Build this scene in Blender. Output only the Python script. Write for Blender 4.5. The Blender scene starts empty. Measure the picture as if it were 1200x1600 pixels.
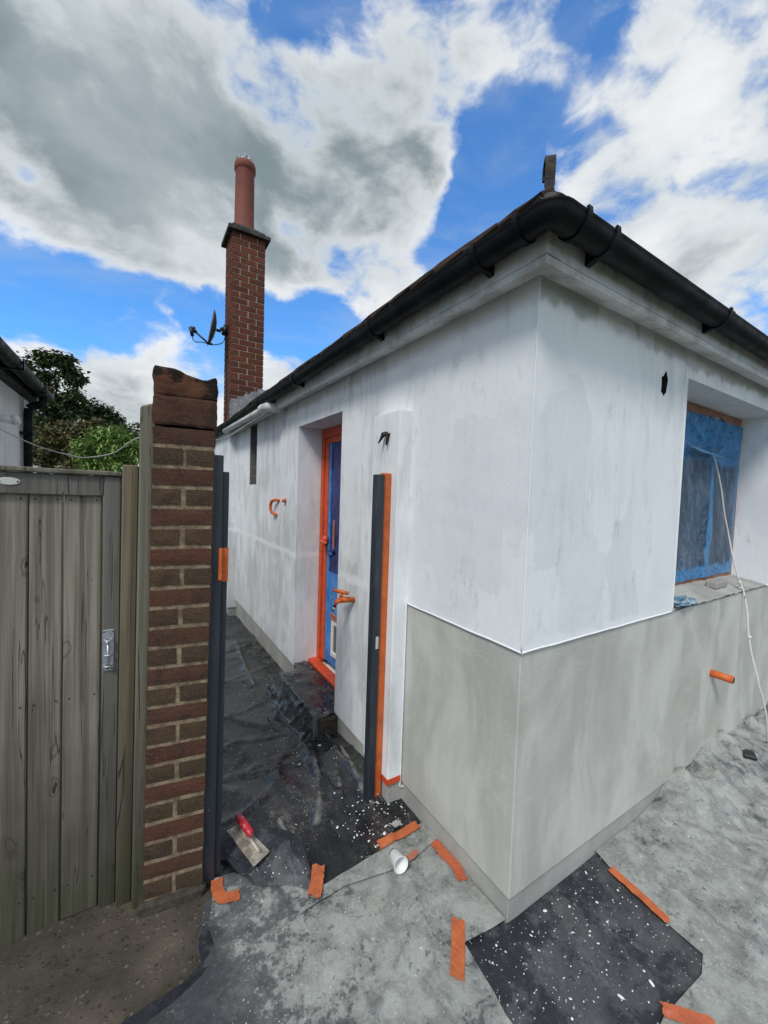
import bpy, bmesh, math, random
from mathutils import Vector, Matrix, noise
random.seed(7)
R = math.radians
sc = bpy.context.scene
COL = sc.collection

# ------------------------------------------------------------------ camera
cam_d = bpy.data.cameras.new('camera')
cam = bpy.data.objects.new('camera', cam_d); COL.objects.link(cam)
cam_d.sensor_fit = 'VERTICAL'; cam_d.sensor_height = 24; cam_d.lens = 621.2/1600*24
cam_d.clip_start = 0.02; cam_d.clip_end = 2000
CM = ((0.84814, -0.00422, -0.52976), (-0.52875, 0.05548, -0.84697), (0.03296, 0.99845, 0.04482))
m = Matrix(CM).to_4x4(); m.translation = (-1.1378, -0.8911, 1.55)
cam.matrix_world = m
sc.camera = cam

# ------------------------------------------------------------------ sky, sun, exposure
class N:
    """tiny node builder"""
    def __init__(s, tree): s.t = tree
    def __call__(s, typ, ins=None, **kw):
        n = s.t.nodes.new(typ)
        for k, v in kw.items(): setattr(n, k, v)
        for k, v in (ins or {}).items():
            if hasattr(v, 'node') and hasattr(v, 'is_output'): s.t.links.new(v, n.inputs[k])
            else: n.inputs[k].default_value = v
        return n
    def math(s, op, a, b=0.0, c=0.0, clamp=False):
        return s('ShaderNodeMath', {0: a, 1: b, 2: c}, operation=op, use_clamp=clamp).outputs[0]
    def ramp(s, v, a, b, lo=0.0, hi=1.0, mode='SMOOTHSTEP'):
        return s('ShaderNodeMapRange', {'Value': v, 'From Min': a, 'From Max': b, 'To Min': lo, 'To Max': hi}, interpolation_type=mode).outputs[0]
    def mix(s, f, a, b, blend='MIX'):
        n = s.t.nodes.new('ShaderNodeMix'); n.data_type = 'RGBA'; n.blend_type = blend
        for i, v in ((0, f), (6, a), (7, b)):
            if hasattr(v, 'is_output'): s.t.links.new(v, n.inputs[i])
            else: n.inputs[i].default_value = v if i == 0 else (tuple(v)+(1,))[:4]
        return n.outputs[2]
    def noise(s, vec, scale, detail=4, rough=.55, dist=0.0, out=0):
        return s('ShaderNodeTexNoise', {'Vector': vec, 'Scale': scale, 'Detail': detail, 'Roughness': rough, 'Distortion': dist}).outputs[out]
    def mapping(s, vec, scale=(1, 1, 1), loc=(0, 0, 0), rot=(0, 0, 0)):
        return s('ShaderNodeMapping', {'Vector': vec, 'Scale': scale, 'Location': loc, 'Rotation': rot}).outputs[0]

world = bpy.data.worlds.new('World'); sc.world = world; world.use_nodes = True
wt = world.node_tree; wt.nodes.clear(); n = N(wt)
SUN_EL, SUN_AZ = R(50), R(-127)           # azimuth measured from +Y towards +X
sky = n('ShaderNodeTexSky', sky_type='NISHITA', sun_disc=False, sun_elevation=SUN_EL, sun_rotation=SUN_AZ % (2*math.pi),
        air_density=1.0, dust_density=0.6, ozone_density=2.5)
tc = n('ShaderNodeTexCoord').outputs['Generated']
dirn = n('ShaderNodeVectorMath', {0: tc}, operation='NORMALIZE').outputs[0]
sq = n.mapping(dirn, (1, 1, 1.7), (3.3, 1.9, .6))
warp = n('ShaderNodeVectorMath', {0: n.noise(sq, 3.0, 3, .5, 0, 1), 3: .16}, operation='SCALE').outputs[0]
sq = n('ShaderNodeVectorMath', {0: sq, 1: warp}, operation='ADD').outputs[0]
n1 = n.noise(sq, 2.3, 4, .5)
n2 = n.noise(sq, 6.2, 9, .56)
n3 = n.noise(n.mapping(sq, loc=(7, 2, 4)), 4.0, 8, .55)
def blob(acc, d, deg, w):
    c = n('ShaderNodeVectorMath', {0: dirn, 1: tuple(Vector(d).normalized())}, operation='DOT_PRODUCT').outputs['Value']
    return n.math('ADD', acc, n.ramp(c, math.cos(R(deg)), 1.0, 0.0, w))
dens = n.math('ADD', n.math('MULTIPLY', n1, .60), n.math('MULTIPLY', n2, 1.7))
dens = n.math('SUBTRACT', dens, .50)       # mean about .65
for d, deg, w in [((-.25, .92, .33), 9, -.31), ((-.15, .935, .325), 7, -.31), ((-.06, .945, .33), 7, -.31), ((.03, .945, .325), 7, -.29), ((.11, .935, .335), 7, -.29),
                  ((.20, .915, .355), 7, -.29), ((.29, .885, .37), 7, -.29), ((.37, .85, .37), 6, -.3), ((.43, .80, .41), 4, -.15),
                  ((.582, .575, .575), 6.5, -.31), ((.55, .53, .64), 6, -.32), ((.60, .50, .62), 6, -.29), ((.56, .62, .545), 5, -.3), ((.53, .67, .51), 4, -.24),
                  ((.24, .60, .76), 6, -.29), ((.78, .30, .55), 4, -.26),
                  ((.08, .84, .54), 17, .25), ((-.10, .80, .59), 16, .2), ((.33, .74, .58), 13, .2), ((.76, .39, .52), 11, .15), ((.66, .60, .45), 5, .15),
                  ((-.03, .975, .235), 12, .26), ((.28, .92, .28), 7, .22), ((.44, .78, .44), 6, .1)]:
    dens = blob(dens, d, deg, w)
cover = n.ramp(dens, .40, .70)
g = n.math('ADD', n.math('MULTIPLY', n.math('SUBTRACT', n3, .5), 2.3), .10)
for d, deg, w in [((.06, .83, .55), 22, .55), ((-.15, .80, .58), 20, .40), ((.33, .70, .63), 18, .38), ((.50, .42, .75), 20, .25), ((-.05, .97, .21), 8, .12)]:
    g = blob(g, d, deg, w)
thick = n.math('MULTIPLY', n.ramp(g, -.02, .80), n.ramp(dens, .56, 1.02))
fl = n.ramp(n2, .3, .7)
whitec = n.mix(fl, (3.1, 3.4, 3.6), (4.5, 4.6, 4.7))
greyc = n.mix(n.ramp(n3, .35, .7), (2.0, 2.3, 2.45), (1.12, 1.42, 1.56))
cloudc = n.mix(thick, whitec, greyc)
blue = n.mix(1.0, sky.outputs[0], (0.40, 0.86, 1.24), 'MULTIPLY')
wisp = n.ramp(n.noise(n.mapping(sq, (1, 1, 2.2), (2, 5, 1)), 2.6, 7, .6, .4), .42, .75, .04, .42)
blue = n.mix(wisp, blue, (2.6, 3.0, 3.5))
colr = n.mix(cover, blue, cloudc)
bg = n('ShaderNodeBackground', {'Color': colr, 'Strength': 0.10})
wo = n('ShaderNodeOutputWorld', {'Surface': bg.outputs[0]})

sun_d = bpy.data.lights.new('sun', 'SUN'); sun_d.energy = 1.08; sun_d.angle = R(13); sun_d.color = (1, .965, .91)
sun = bpy.data.objects.new('sun', sun_d); COL.objects.link(sun)
sd = Vector((math.sin(SUN_AZ)*math.cos(SUN_EL), math.cos(SUN_AZ)*math.cos(SUN_EL), math.sin(SUN_EL)))
sun.rotation_euler = sd.to_track_quat('Z', 'Y').to_euler(); sun.location = (-6, -6, 12)

vs = sc.view_settings
vs.view_transform = 'Standard'; vs.look = 'None'; vs.gamma = 1; vs.use_curve_mapping = False
vs.exposure = 1.0

# ------------------------------------------------------------------ object helpers
def tag(o, label=None, cat=None, group=None, kind=None):
    if label: o['label'] = label
    if cat: o['category'] = cat
    if group: o['group'] = group
    if kind: o['kind'] = kind
    return o
ORG = {}
def empty(name, loc, label=None, cat=None, group=None):
    o = bpy.data.objects.new(name, None); COL.objects.link(o); o.location = loc; o.empty_display_size = .1
    ORG[o.name] = Vector(loc)
    return tag(o, label, cat, group)
def obj(name, bm, mat, parent=None, smooth=False, label=None, cat=None, group=None, kind=None, keep=False):
    """link a bmesh given in world coordinates as one object"""
    if parent is None and not keep:
        xs = [v.co for v in bm.verts]
        org = Vector(((min(v.x for v in xs)+max(v.x for v in xs))/2, (min(v.y for v in xs)+max(v.y for v in xs))/2, min(v.z for v in xs)))
    elif parent is None: org = Vector((0, 0, 0))
    else: org = ORG[parent.name].copy()
    bmesh.ops.translate(bm, verts=bm.verts, vec=-org)
    bmesh.ops.recalc_face_normals(bm, faces=bm.faces)
    if 'sheet' in name or name == 'ground':
        bm.normal_update()
        if sum(f.normal.z for f in bm.faces) < 0: bmesh.ops.reverse_faces(bm, faces=bm.faces)
    me = bpy.data.meshes.new(name); bm.to_mesh(me); bm.free()
    if smooth:
        for p in me.polygons: p.use_smooth = True
    for mm in (mat if isinstance(mat, (list, tuple)) else [mat]): me.materials.append(mm)
    o = bpy.data.objects.new(name, me); COL.objects.link(o)
    if parent is None: o.location = org
    else: o.parent = parent
    ORG[o.name] = org
    return tag(o, label, cat, group, kind)
def inst(name, me, parent, loc, rot=None, scale=None):
    """one more piece that shares mesh data; loc is in world space"""
    o = bpy.data.objects.new(name, me); COL.objects.link(o); o.parent = parent
    o.location = Vector(loc)-ORG[parent.name]
    if rot: o.rotation_euler = rot
    if scale: o.scale = scale
    return o
def B(): return bmesh.new()
def box(bm, x0, x1, y0, y1, z0, z1, bev=0.0, mi=0, mat=None):
    r = bmesh.ops.create_cube(bm, size=1.0)
    mt = Matrix.Translation(((x0+x1)/2, (y0+y1)/2, (z0+z1)/2)) @ Matrix.Diagonal((abs(x1-x0), abs(y1-y0), abs(z1-z0), 1))
    if mat is not None: mt = mat @ mt
    bmesh.ops.transform(bm, matrix=mt, verts=r['verts'])
    fs = {f for v in r['verts'] for f in v.link_faces}
    for f in fs: f.material_index = mi
    if bev:
        es = {e for v in r['verts'] for e in v.link_edges}
        bmesh.ops.bevel(bm, geom=list(es), offset=bev, segments=1, affect='EDGES')
    return bm
def tube(bm, pts, r, seg=8, cap=True, mi=0):
    pts = [Vector(p) for p in pts]; rings = []
    for i, p in enumerate(pts):
        t = (pts[min(i+1, len(pts)-1)]-pts[max(i-1, 0)]).normalized()
        up = Vector((0, 0, 1)) if abs(t.z) < .9 else Vector((1, 0, 0))
        a = t.cross(up).normalized(); b = t.cross(a)
        rr = r[i] if isinstance(r, (list, tuple)) else r
        rings.append([bm.verts.new(p+rr*(math.cos(2*math.pi*k/seg)*a+math.sin(2*math.pi*k/seg)*b)) for k in range(seg)])
    for q0, q1 in zip(rings, rings[1:]):
        for k in range(seg):
            f = bm.faces.new((q0[k], q0[(k+1) % seg], q1[(k+1) % seg], q1[k])); f.material_index = mi; f.smooth = True
    if cap:
        for q in (rings[0], rings[-1]):
            try: bm.faces.new(q).material_index = mi
            except ValueError: pass
    return bm
def smooth_pts(ctrl, n_=8):
    """Catmull-Rom through control points"""
    c = [Vector(p) for p in ctrl]; c = [2*c[0]-c[1]]+c+[2*c[-1]-c[-2]]; out = []
    for i in range(1, len(c)-2):
        for k in range(n_):
            t = k/n_
            out.append(.5*((2*c[i])+(-c[i-1]+c[i+1])*t+(2*c[i-1]-5*c[i]+4*c[i+1]-c[i+2])*t*t+(-c[i-1]+3*c[i]-3*c[i+1]+c[i+2])*t**3))
    out.append(c[-2]); return out
def lathe(bm, prof, cx, cy, seg=20, mi=0, mat=None):
    rings = []
    for r, z in prof:
        ring = []
        for k in range(seg):
            a = 2*math.pi*k/seg
            co = Vector((cx+r*math.cos(a), cy+r*math.sin(a), z))
            ring.append(bm.verts.new(mat @ co if mat else co))
        rings.append(ring)
    for q0, q1 in zip(rings, rings[1:]):
        for k in range(seg):
            f = bm.faces.new((q0[k], q0[(k+1) % seg], q1[(k+1) % seg], q1[k])); f.material_index = mi; f.smooth = True
    return bm
def sstep(x, a, b):
    t = max(0, min(1, (x-a)/(b-a))); return t*t*(3-2*t)

# ------------------------------------------------------------------ materials
def mat(name, base=(.5, .5, .5), rough=.6, metal=0.0, fn=None, spec=.5):
    mm = bpy.data.materials.new(name); mm.use_nodes = True; t = mm.node_tree
    b = t.nodes['Principled BSDF']; b.inputs['Base Color'].default_value = tuple(base)+(1,)
    b.inputs['Roughness'].default_value = rough; b.inputs['Metallic'].default_value = metal
    b.inputs['Specular IOR Level'].default_value = spec
    if fn: fn(N(t), t, b)
    return mm
def L(t, a, b): t.links.new(a, b)
def objco(n): return n('ShaderNodeTexCoord').outputs['Object']
def bump(n, t, b, h, strength=.3, dist=.01, prev=None):
    ins = {'Height': h, 'Strength': strength, 'Distance': dist}
    if prev is not None: ins['Normal'] = prev
    nb = n('ShaderNodeBump', ins).outputs[0]
    L(t, nb, b.inputs['Normal']); return nb

def f_white(n, t, b):
    co = objco(n); se = n('ShaderNodeSeparateXYZ', {0: co})
    strokes = n.noise(n.mapping(co, (3.6, 3.6, 1.0)), 1.7, 7, .66, .3)
    fine = n.noise(n.mapping(co, (26, 26, 3.2)), 1.2, 5, .65)
    patch = n.noise(co, 1.3, 3, .5)
    # the left side got a thinner coat than the front
    left = n.ramp(se.outputs[1], .15, 1.6)
    a = n.math('ADD', n.math('MULTIPLY', strokes, .72), n.math('MULTIPLY', fine, .28))
    thin = n.math('ADD', a, n.math('MULTIPLY', n.math('SUBTRACT', patch, .5), .5))
    thin = n.math('ADD', thin, n.math('MULTIPLY', left, .075))
    # low smears of render showing through far along the side wall
    d1 = n.math('MULTIPLY', n.ramp(se.outputs[2], 1.25, .55), n.ramp(se.outputs[1], 1.9, 2.6))
    thin = n.math('ADD', thin, n.math('MULTIPLY', d1, .09))
    m1 = n.math('MULTIPLY', n.ramp(thin, .52, .72), n.ramp(se.outputs[0], .0, .004, 1.0, .62))
    edge = n.math('ADD', se.outputs[2], n.math('MULTIPLY', n.math('SUBTRACT', n.noise(n.mapping(co, (5, 5, 1.5)), 1.0, 5, .65), .5), .20))
    bare = n.math('MULTIPLY', n.ramp(edge, 2.205, 2.24), n.ramp(se.outputs[0], .0, .004, .22, .85))
    col = n.mix(n.math('MULTIPLY', m1, .74), (.83, .84, .84), (.48, .49, .48))
    col = n.mix(n.math('MULTIPLY', bare, .85), col, (.33, .335, .31))
    col = n.mix(n.ramp(n.noise(co, 2.3, 5, .6), .48, .72, 0, .35), col, (.62, .645, .67))
    # overlapping roller passes and dry brushed patches where the render grins through
    rc_ = n('ShaderNodeVectorMath', {0: n.mapping(co, (4.2, 4.2, 1.5)), 1: n('ShaderNodeVectorMath', {0: n.noise(co, 5, 4, .6, 0, 1), 3: .35}, operation='SCALE').outputs[0]}, operation='ADD').outputs[0]
    rv = n('ShaderNodeTexVoronoi', {'Vector': rc_, 'Scale': 1.0, 'Randomness': .9}, distance='CHEBYCHEV')
    tone = n('ShaderNodeSeparateColor', {0: rv.outputs['Color']})
    col = n.mix(n.ramp(tone.outputs[0], .25, 1, 0, .34, 'LINEAR'), col, (.60, .62, .65))
    col = n.mix(n.ramp(tone.outputs[1], .6, 1, 0, .5, 'LINEAR'), col, (.86, .87, .87))
    dry = n.math('MULTIPLY', n.ramp(n.noise(n.mapping(co, (26, 26, 9)), 1.0, 6, .78), .46, .66), n.ramp(n.noise(n.mapping(co, (3.4, 3.4, 1.8), (5, 3, 1)), 1.5, 5, .65), .53, .64))
    col = n.mix(n.math('MULTIPLY', dry, .5), col, (.42, .425, .41))
    fresh = n.math('ADD', se.outputs[2], n.math('MULTIPLY', n.noise(co, 9, 4, .6), .09))
    fresh = n.math('MULTIPLY', n.ramp(fresh, 1.10, 1.075), n.ramp(fresh, 1.03, 1.05))
    col = n.mix(n.math('MULTIPLY', fresh, .7), col, (.86, .87, .87))
    L(t, col, b.inputs['Base Color'])
    h = n.math('ADD', n.noise(co, 120, 4, .7), n.math('MULTIPLY', fine, 1.6))
    h = n.math('ADD', h, n.math('MULTIPLY', n.noise(co, 9, 3, .5), 2.2))
    bump(n, t, b, h, .24, .005)
def f_render(n, t, b):
    co = objco(n); se = n('ShaderNodeSeparateXYZ', {0: co})
    a = n.noise(n.mapping(co, (3, 3, 1.4)), 1.4, 6, .6, .6)
    v = n.noise(n.mapping(co, (16, 16, 1.6)), 1.0, 5, .6)
    col = n.mix(n.ramp(a, .35, .68), (.44, .435, .385), (.59, .585, .53))
    col = n.mix(n.ramp(v, .5, .78, 0, .25), col, (.33, .335, .30))
    col = n.mix(n.ramp(n.noise(n.mapping(co, (2.2, 2.2, 7)), 1.3, 5, .65, 1.2), .58, .78, 0, .5), col, (.50, .51, .48))
    sw = n.noise(n.mapping(co, (1.6, 1.6, 5), rot=(.5, .4, 0)), 2.4, 7, .7, .8)
    col = n.mix(n.ramp(sw, .56, .66, 0, .3), col, (.60, .60, .565))
    # white drips and splashes of paint under the edge of the white coat
    dr = n.noise(n.mapping(co, (45, 45, 2.2)), 1.0, 3, .6)
    col = n.mix(n.ramp(dr, .735, .765, 0, .9), col, (.74, .75, .75))
    L(t, col, b.inputs['Base Color'])
    h = n.math('ADD', n.math('MULTIPLY', n.noise(n.mapping(co, (2.2, 2.2, 3)), 1.8, 4, .55, .4), 2.2), n.noise(co, 90, 4, .7))
    bump(n, t, b, h, .3, .006)
def f_plinth(n, t, b):
    co = objco(n)
    col = n.mix(n.ramp(n.noise(co, 3.5, 6, .6), .35, .7), (.33, .325, .295), (.45, .445, .41))
    col = n.mix(n.ramp(n.noise(co, 22, 5, .7), .6, .8, 0, .5), col, (.42, .42, .40))
    L(t, col, b.inputs['Base Color']); bump(n, t, b, n.noise(co, 70, 5, .7), .3, .005)
def f_paintwood(n, t, b):       # old white painted eaves
    co = objco(n)
    col = n.mix(n.ramp(n.noise(co, 7, 6, .65), .42, .72), (.62, .62, .60), (.36, .35, .32))
    col = n.mix(n.ramp(n.noise(co, 38, 4, .7), .66, .74, 0, .7), col, (.16, .15, .13))
    L(t, col, b.inputs['Base Color']); bump(n, t, b, n.noise(co, 40, 4, .6), .25, .004)
def f_black_plastic(n, t, b):   # gutters
    co = objco(n)
    col = n.mix(n.ramp(n.noise(co, 6, 5, .6), .45, .75), (.005, .006, .007), (.018, .020, .021))
    L(t, col, b.inputs['Base Color'])
    rg = n.ramp(n.noise(co, 14, 4, .6), .3, .7, .4, .6); L(t, rg, b.inputs['Roughness']); b.inputs['Specular IOR Level'].default_value = .14
def rnd(n): return n('ShaderNodeObjectInfo').outputs['Random']
def shifted(n, k=37.0):
    r = n.math('MULTIPLY', rnd(n), k)
    return n('ShaderNodeVectorMath', {0: objco(n), 1: n('ShaderNodeCombineXYZ', {0: r, 1: r, 2: r}).outputs[0]}, operation='ADD').outputs[0]
def f_brick(c0, c1, c2, spot):
    def f(n, t, b):
        co = shifted(n)
        col = n.mix(n.ramp(rnd(n), 0, 1, mode='LINEAR'), c0, c1)
        col = n.mix(n.ramp(n.noise(co, 18, 5, .65), .45, .72, 0, .8), col, c2)
        sp = n('ShaderNodeTexVoronoi', {'Vector': co, 'Scale': 210.0, 'Randomness': 1.0})
        col = n.mix(n.ramp(sp.outputs['Distance'], .30, .12, 0, .6), col, spot)
        L(t, col, b.inputs['Base Color'])
        h = n.math('ADD', n.noise(co, 60, 5, .7), n.math('MULTIPLY', n.noise(co, 240, 3, .6), .6))
        bump(n, t, b, h, .8, .006)
    return f
def f_mortar(c0, c1):
    def f(n, t, b):
        co = objco(n)
        col = n.mix(n.ramp(n.noise(co, 30, 6, .7), .35, .7), c0, c1)
        L(t, col, b.inputs['Base Color']); bump(n, t, b, n.noise(co, 130, 5, .75), .9, .006)
    return f
def f_wood(c0, c1, dark, green=.0, brown=None):
    def f(n, t, b):
        co = shifted(n, 11.0)
        wv = n.noise(n.mapping(co, (34, 34, .9)), 1.4, 6, .62, .6)
        band = n.noise(n.mapping(co, (9, 9, .35)), 1.5, 4, .55, .8)
        kv = n('ShaderNodeTexVoronoi', {'Vector': n('ShaderNodeVectorMath', {0: n.mapping(co, (10.5, 0, 4.4)), 1: n('ShaderNodeVectorMath', {0: n.noise(co, 14, 3, .6, 0, 1), 3: .35}, operation='SCALE').outputs[0]}, operation='ADD').outputs[0], 'Scale': 1.0, 'Randomness': 1.0})
        kn = n.math('ADD', kv.outputs['Distance'], n.ramp(n('ShaderNodeSeparateColor', {0: kv.outputs['Color']}).outputs[0], .60, .64, 0, .5))
        ringd = n.math('ADD', n.math('MULTIPLY', kn, 1.0), n.math('MULTIPLY', n.noise(co, 25, 3, .5), .04))
        rings = n('ShaderNodeMath', {0: n.math('MULTIPLY', ringd, 46.0)}, operation='SINE').outputs[0]
        near = n.ramp(kn, .34, .08)
        col = n.mix(n.ramp(wv, .3, .7), c0, c1)
        col = n.mix(n.ramp(band, .48, .72, 0, .55), col, dark)
        col = n.mix(n.math('MULTIPLY', near, n.ramp(rings, -.2, .9, 0, .55)), col, dark)
        col = n.mix(n.ramp(kn, .10, .055, 0, .9), col, (dark[0]*.4, dark[1]*.36, dark[2]*.33))
        crack = n.noise(n.mapping(co, (20, 20, .45)), 1.2, 3, .5, .9)
        cr = n.math('SUBTRACT', 1.0, n.ramp(n.math('ABSOLUTE', n.math('SUBTRACT', crack, .565)), .0, .008))
        col = n.mix(n.math('MULTIPLY', cr, .75), col, (.014, .012, .01))
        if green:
            # shade low on the wood painted as dark ramp; green algae at foot
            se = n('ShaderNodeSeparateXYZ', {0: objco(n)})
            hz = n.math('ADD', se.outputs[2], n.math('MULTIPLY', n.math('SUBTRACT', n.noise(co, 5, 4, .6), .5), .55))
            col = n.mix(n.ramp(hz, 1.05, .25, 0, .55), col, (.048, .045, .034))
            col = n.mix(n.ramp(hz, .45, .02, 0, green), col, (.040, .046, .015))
        L(t, col, b.inputs['Base Color'])
        h = n.math('SUBTRACT', wv, n.math('MULTIPLY', cr, 1.2)); h = n.math('SUBTRACT', h, n.math('MULTIPLY', n.ramp(kn, .3, .05), .6))
        bump(n, t, b, h, .55, .004)
    return f
def specks(n, co, scale, thr, big=.22):
    co = n('ShaderNodeVectorMath', {0: co, 1: n('ShaderNodeVectorMath', {0: n.noise(co, scale*2.2, 2, .5, 0, 1), 3: .35/scale}, operation='SCALE').outputs[0]}, operation='ADD').outputs[0]
    v = n('ShaderNodeTexVoronoi', {'Vector': co, 'Scale': scale, 'Randomness': 1.0})
    r = n('ShaderNodeSeparateColor', {0: v.outputs['Color']}).outputs[0]
    # each cell gets its own radius; most cells get none
    rad = n.math('MULTIPLY', n.math('POWER', n.ramp(r, thr, 1.0, 0, 1, 'LINEAR'), 2.0), big)
    return n.ramp(n.math('SUBTRACT', v.outputs['Distance'], rad), .0, -.03)
def f_sheet(dust, bias, spk=1.0, grad=None, dustcol=(.30, .31, .29), base=(.022, .024, .028), gloss=.34, relief=.6, fine=.6):
    def f(n, t, b):
        co = n('ShaderNodeTexCoord').outputs['Object']
        wob = n.noise(co, 7.0, 4, .6, 0, 1)
        cw = n('ShaderNodeVectorMath', {0: co, 1: n('ShaderNodeVectorMath', {0: wob, 3: .10}, operation='SCALE').outputs[0]}, operation='ADD').outputs[0]
        big_ = n.noise(cw, 2.6, 6, .62, .1)
        mid_ = n.noise(cw, 11, 9, .70, .15)
        fine_ = n.noise(co, 55, 6, .75)
        scratch = n.noise(n.mapping(co, (26, 5, 10), rot=(0, 0, .5)), 1.3, 6, .72, .5)
        s = n.math('ADD', n.math('MULTIPLY', big_, .45), n.math('MULTIPLY', mid_, .40))
        s = n.math('ADD', s, n.math('MULTIPLY', fine_, .15))
        s = n.math('ADD', s, bias)
        s = n.math('ADD', n.math('MULTIPLY', n.math('SUBTRACT', s, .5), 1.45), .5)
        if grad:        # less plaster has been trodden on to the edge by the pier
            se = n('ShaderNodeSeparateXYZ', {0: co})
            s = n.math('ADD', s, n.ramp(se.outputs[0], grad[0], grad[1], grad[2], grad[3]))
        # plaster rubbed off on the creases
        geo = n('ShaderNodeNewGeometry').outputs['Pointiness']
        s = n.math('ADD', s, n.ramp(geo, .5, .56, 0, .14))
        dm = n.math('MULTIPLY', n.math('ADD', n.math('MULTIPLY', n.ramp(s, .26, .68), .52), n.math('MULTIPLY', n.ramp(n.math('ADD', s, n.math('MULTIPLY', n.math('SUBTRACT', n.noise(co, 42, 6, .75), .5), .35)), .475, .515), .48)), dust)
        dcol = n.mix(n.ramp(mid_, .38, .62), tuple(c*.76 for c in dustcol), tuple(min(.6, c*1.18) for c in dustcol))
        dcol = n.mix(n.ramp(n.noise(co, 70, 6, .8), .52, .66, 0, .35), dcol, tuple(min(.7, c*1.45) for c in dustcol))
        dcol = n.mix(n.ramp(n.noise(co, 6, 4, .6), .55, .8, 0, .6), dcol, (.31, .285, .235))
        col = n.mix(dm, base, dcol)
        col = n.mix(n.ramp(scratch, .60, .74, 0, .35*dust), col, dustcol)
        sp_ = n.math('MULTIPLY', n.ramp(n.noise(cw, 6.5, 7, .72), .585, .60), n.ramp(n.noise(co, 2.1, 3, .5), .45, .6))
        col = n.mix(n.math('MULTIPLY', sp_, .55*dust), col, tuple(min(.7, c*1.35) for c in dustcol))
        at = n('ShaderNodeAttribute', attribute_name='crest').outputs['Fac']
        col = n.mix(n.math('MULTIPLY', n.ramp(n.math('ADD', at, n.math('MULTIPLY', n.math('SUBTRACT', n.noise(co, 45, 5, .75), .5), .9)), .45, 1.0), .7), col, (.27, .265, .245))
        ct = n('ShaderNodeAttribute', attribute_name='crease').outputs['Fac']
        ct = n.ramp(n.math('ADD', ct, n.math('MULTIPLY', n.math('SUBTRACT', n.noise(co, 30, 5, .7), .5), .8)), .5, 1.05)
        col = n.mix(n.math('MULTIPLY', ct, .5), col, tuple(c*2.0 for c in base))
        # flakes rubbed clean through the dust
        fl = n.math('MULTIPLY', n.math('MULTIPLY', n.ramp(n.noise(co, 34, 6, .72), .585, .625), n.ramp(n.noise(co, 3.4, 4, .6), .42, .56)), dust*.9)
        col = n.mix(fl, col, tuple(c*1.6 for c in base))
        grit = n.ramp(n.noise(co, 130, 5, .8), .56, .66)
        col = n.mix(n.math('MULTIPLY', grit, .45*dust), col, tuple(c*1.8 for c in base))
        grit2 = n.ramp(n.noise(n.mapping(co, loc=(2, 3, 4)), 95, 5, .8), .60, .68)
        col = n.mix(n.math('MULTIPLY', grit2, .5*dust), col, tuple(min(.7, c*1.7) for c in dustcol))
        if spk:
            w1 = specks(n, co, 48, .80, .24); w2 = specks(n, co, 150, .70, .36); w3 = specks(n, n.mapping(co, loc=(3, 5, 1)), 18, .93, .13)
            area = n.ramp(n.noise(co, 2.6, 3, .5), .36, .6)
            w = n.math('MAXIMUM', n.math('MAXIMUM', w1, w3), w2)
            col = n.mix(n.math('MULTIPLY', n.math('MULTIPLY', w, area), spk), col, (.74, .75, .75))
        L(t, col, b.inputs['Base Color'])
        L(t, n.ramp(dm, 0, .8, gloss, .85), b.inputs['Roughness'])
        h = n.math('ADD', n.math('MULTIPLY', n.noise(cw, 14, 4, .6, .2), 1.4), n.math('MULTIPLY', fine_, fine))
        h = n.math('ADD', h, n.math('MULTIPLY', n.noise(n.mapping(co, (22, 5, 9), rot=(0, 0, -.35)), 1.0, 4, .6, .6), .8))
        bump(n, t, b, h, relief, .006)
    return f
def f_concrete(n, t, b):
    co = objco(n)
    col = n.mix(n.ramp(n.noise(co, 4, 6, .65), .35, .7), (.062, .053, .041), (.125, .107, .083))
    v = n('ShaderNodeTexVoronoi', {'Vector': n('ShaderNodeVectorMath', {0: co, 1: n('ShaderNodeVectorMath', {0: n.noise(co, 60, 3, .6, 0, 1), 3: .02}, operation='SCALE').outputs[0]}, operation='ADD').outputs[0], 'Scale': 62.0, 'Randomness': 1.0})
    r = n('ShaderNodeSeparateColor', {0: v.outputs['Color']})
    st = n.math('MULTIPLY', n.ramp(v.outputs['Distance'], .42, .30), n.ramp(r.outputs[0], .55, .62))
    sc_ = n.mix(n.ramp(r.outputs[1], .2, .9), (.05, .042, .034), (.19, .165, .13))
    col = n.mix(n.math('MULTIPLY', st, .75), col, sc_)
    pale = specks(n, co, 26, .93); col = n.mix(n.math('MULTIPLY', pale, .6), col, (.24, .22, .18))
    col = n.mix(n.ramp(n.noise(co, 13, 5, .7), .6, .74, 0, .7), col, (.035, .03, .022))
    L(t, col, b.inputs['Base Color'])
    bump(n, t, b, n.math('ADD', n.noise(co, 90, 5, .7), n.math('MULTIPLY', st, .7)), .8, .006)
def f_tape(c=(.62, .13, .022), dirt=.35):
    def f(n, t, b):
        co = shifted(n, 5.0)
        col = n.mix(n.ramp(n.noise(co, 20, 5, .65), .4, .72, 0, .6), c, (c[0]*.5, c[1]*.42, c[2]*.5))
        col = n.mix(n.ramp(n.noise(co, 32, 6, .7), .60, .75, 0, dirt), col, (.42, .36, .31))
        L(t, col, b.inputs['Base Color'])
        bump(n, t, b, n.noise(co, 45, 3, .6), .4, .004)
    return f
def f_film(c0, c1):
    def f(n, t, b):
        co = objco(n)
        col = n.mix(n.ramp(n.noise(co, 6, 5, .6, 1.0), .35, .7), c0, c1)
        L(t, col, b.inputs['Base Color'])
        cr = n.noise(n.mapping(co, (6, 6, 2.5), rot=(.3, .5, .2)), 2.0, 5, .6, 2.5)
        bump(n, t, b, cr, .8, .02)
    return f
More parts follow.
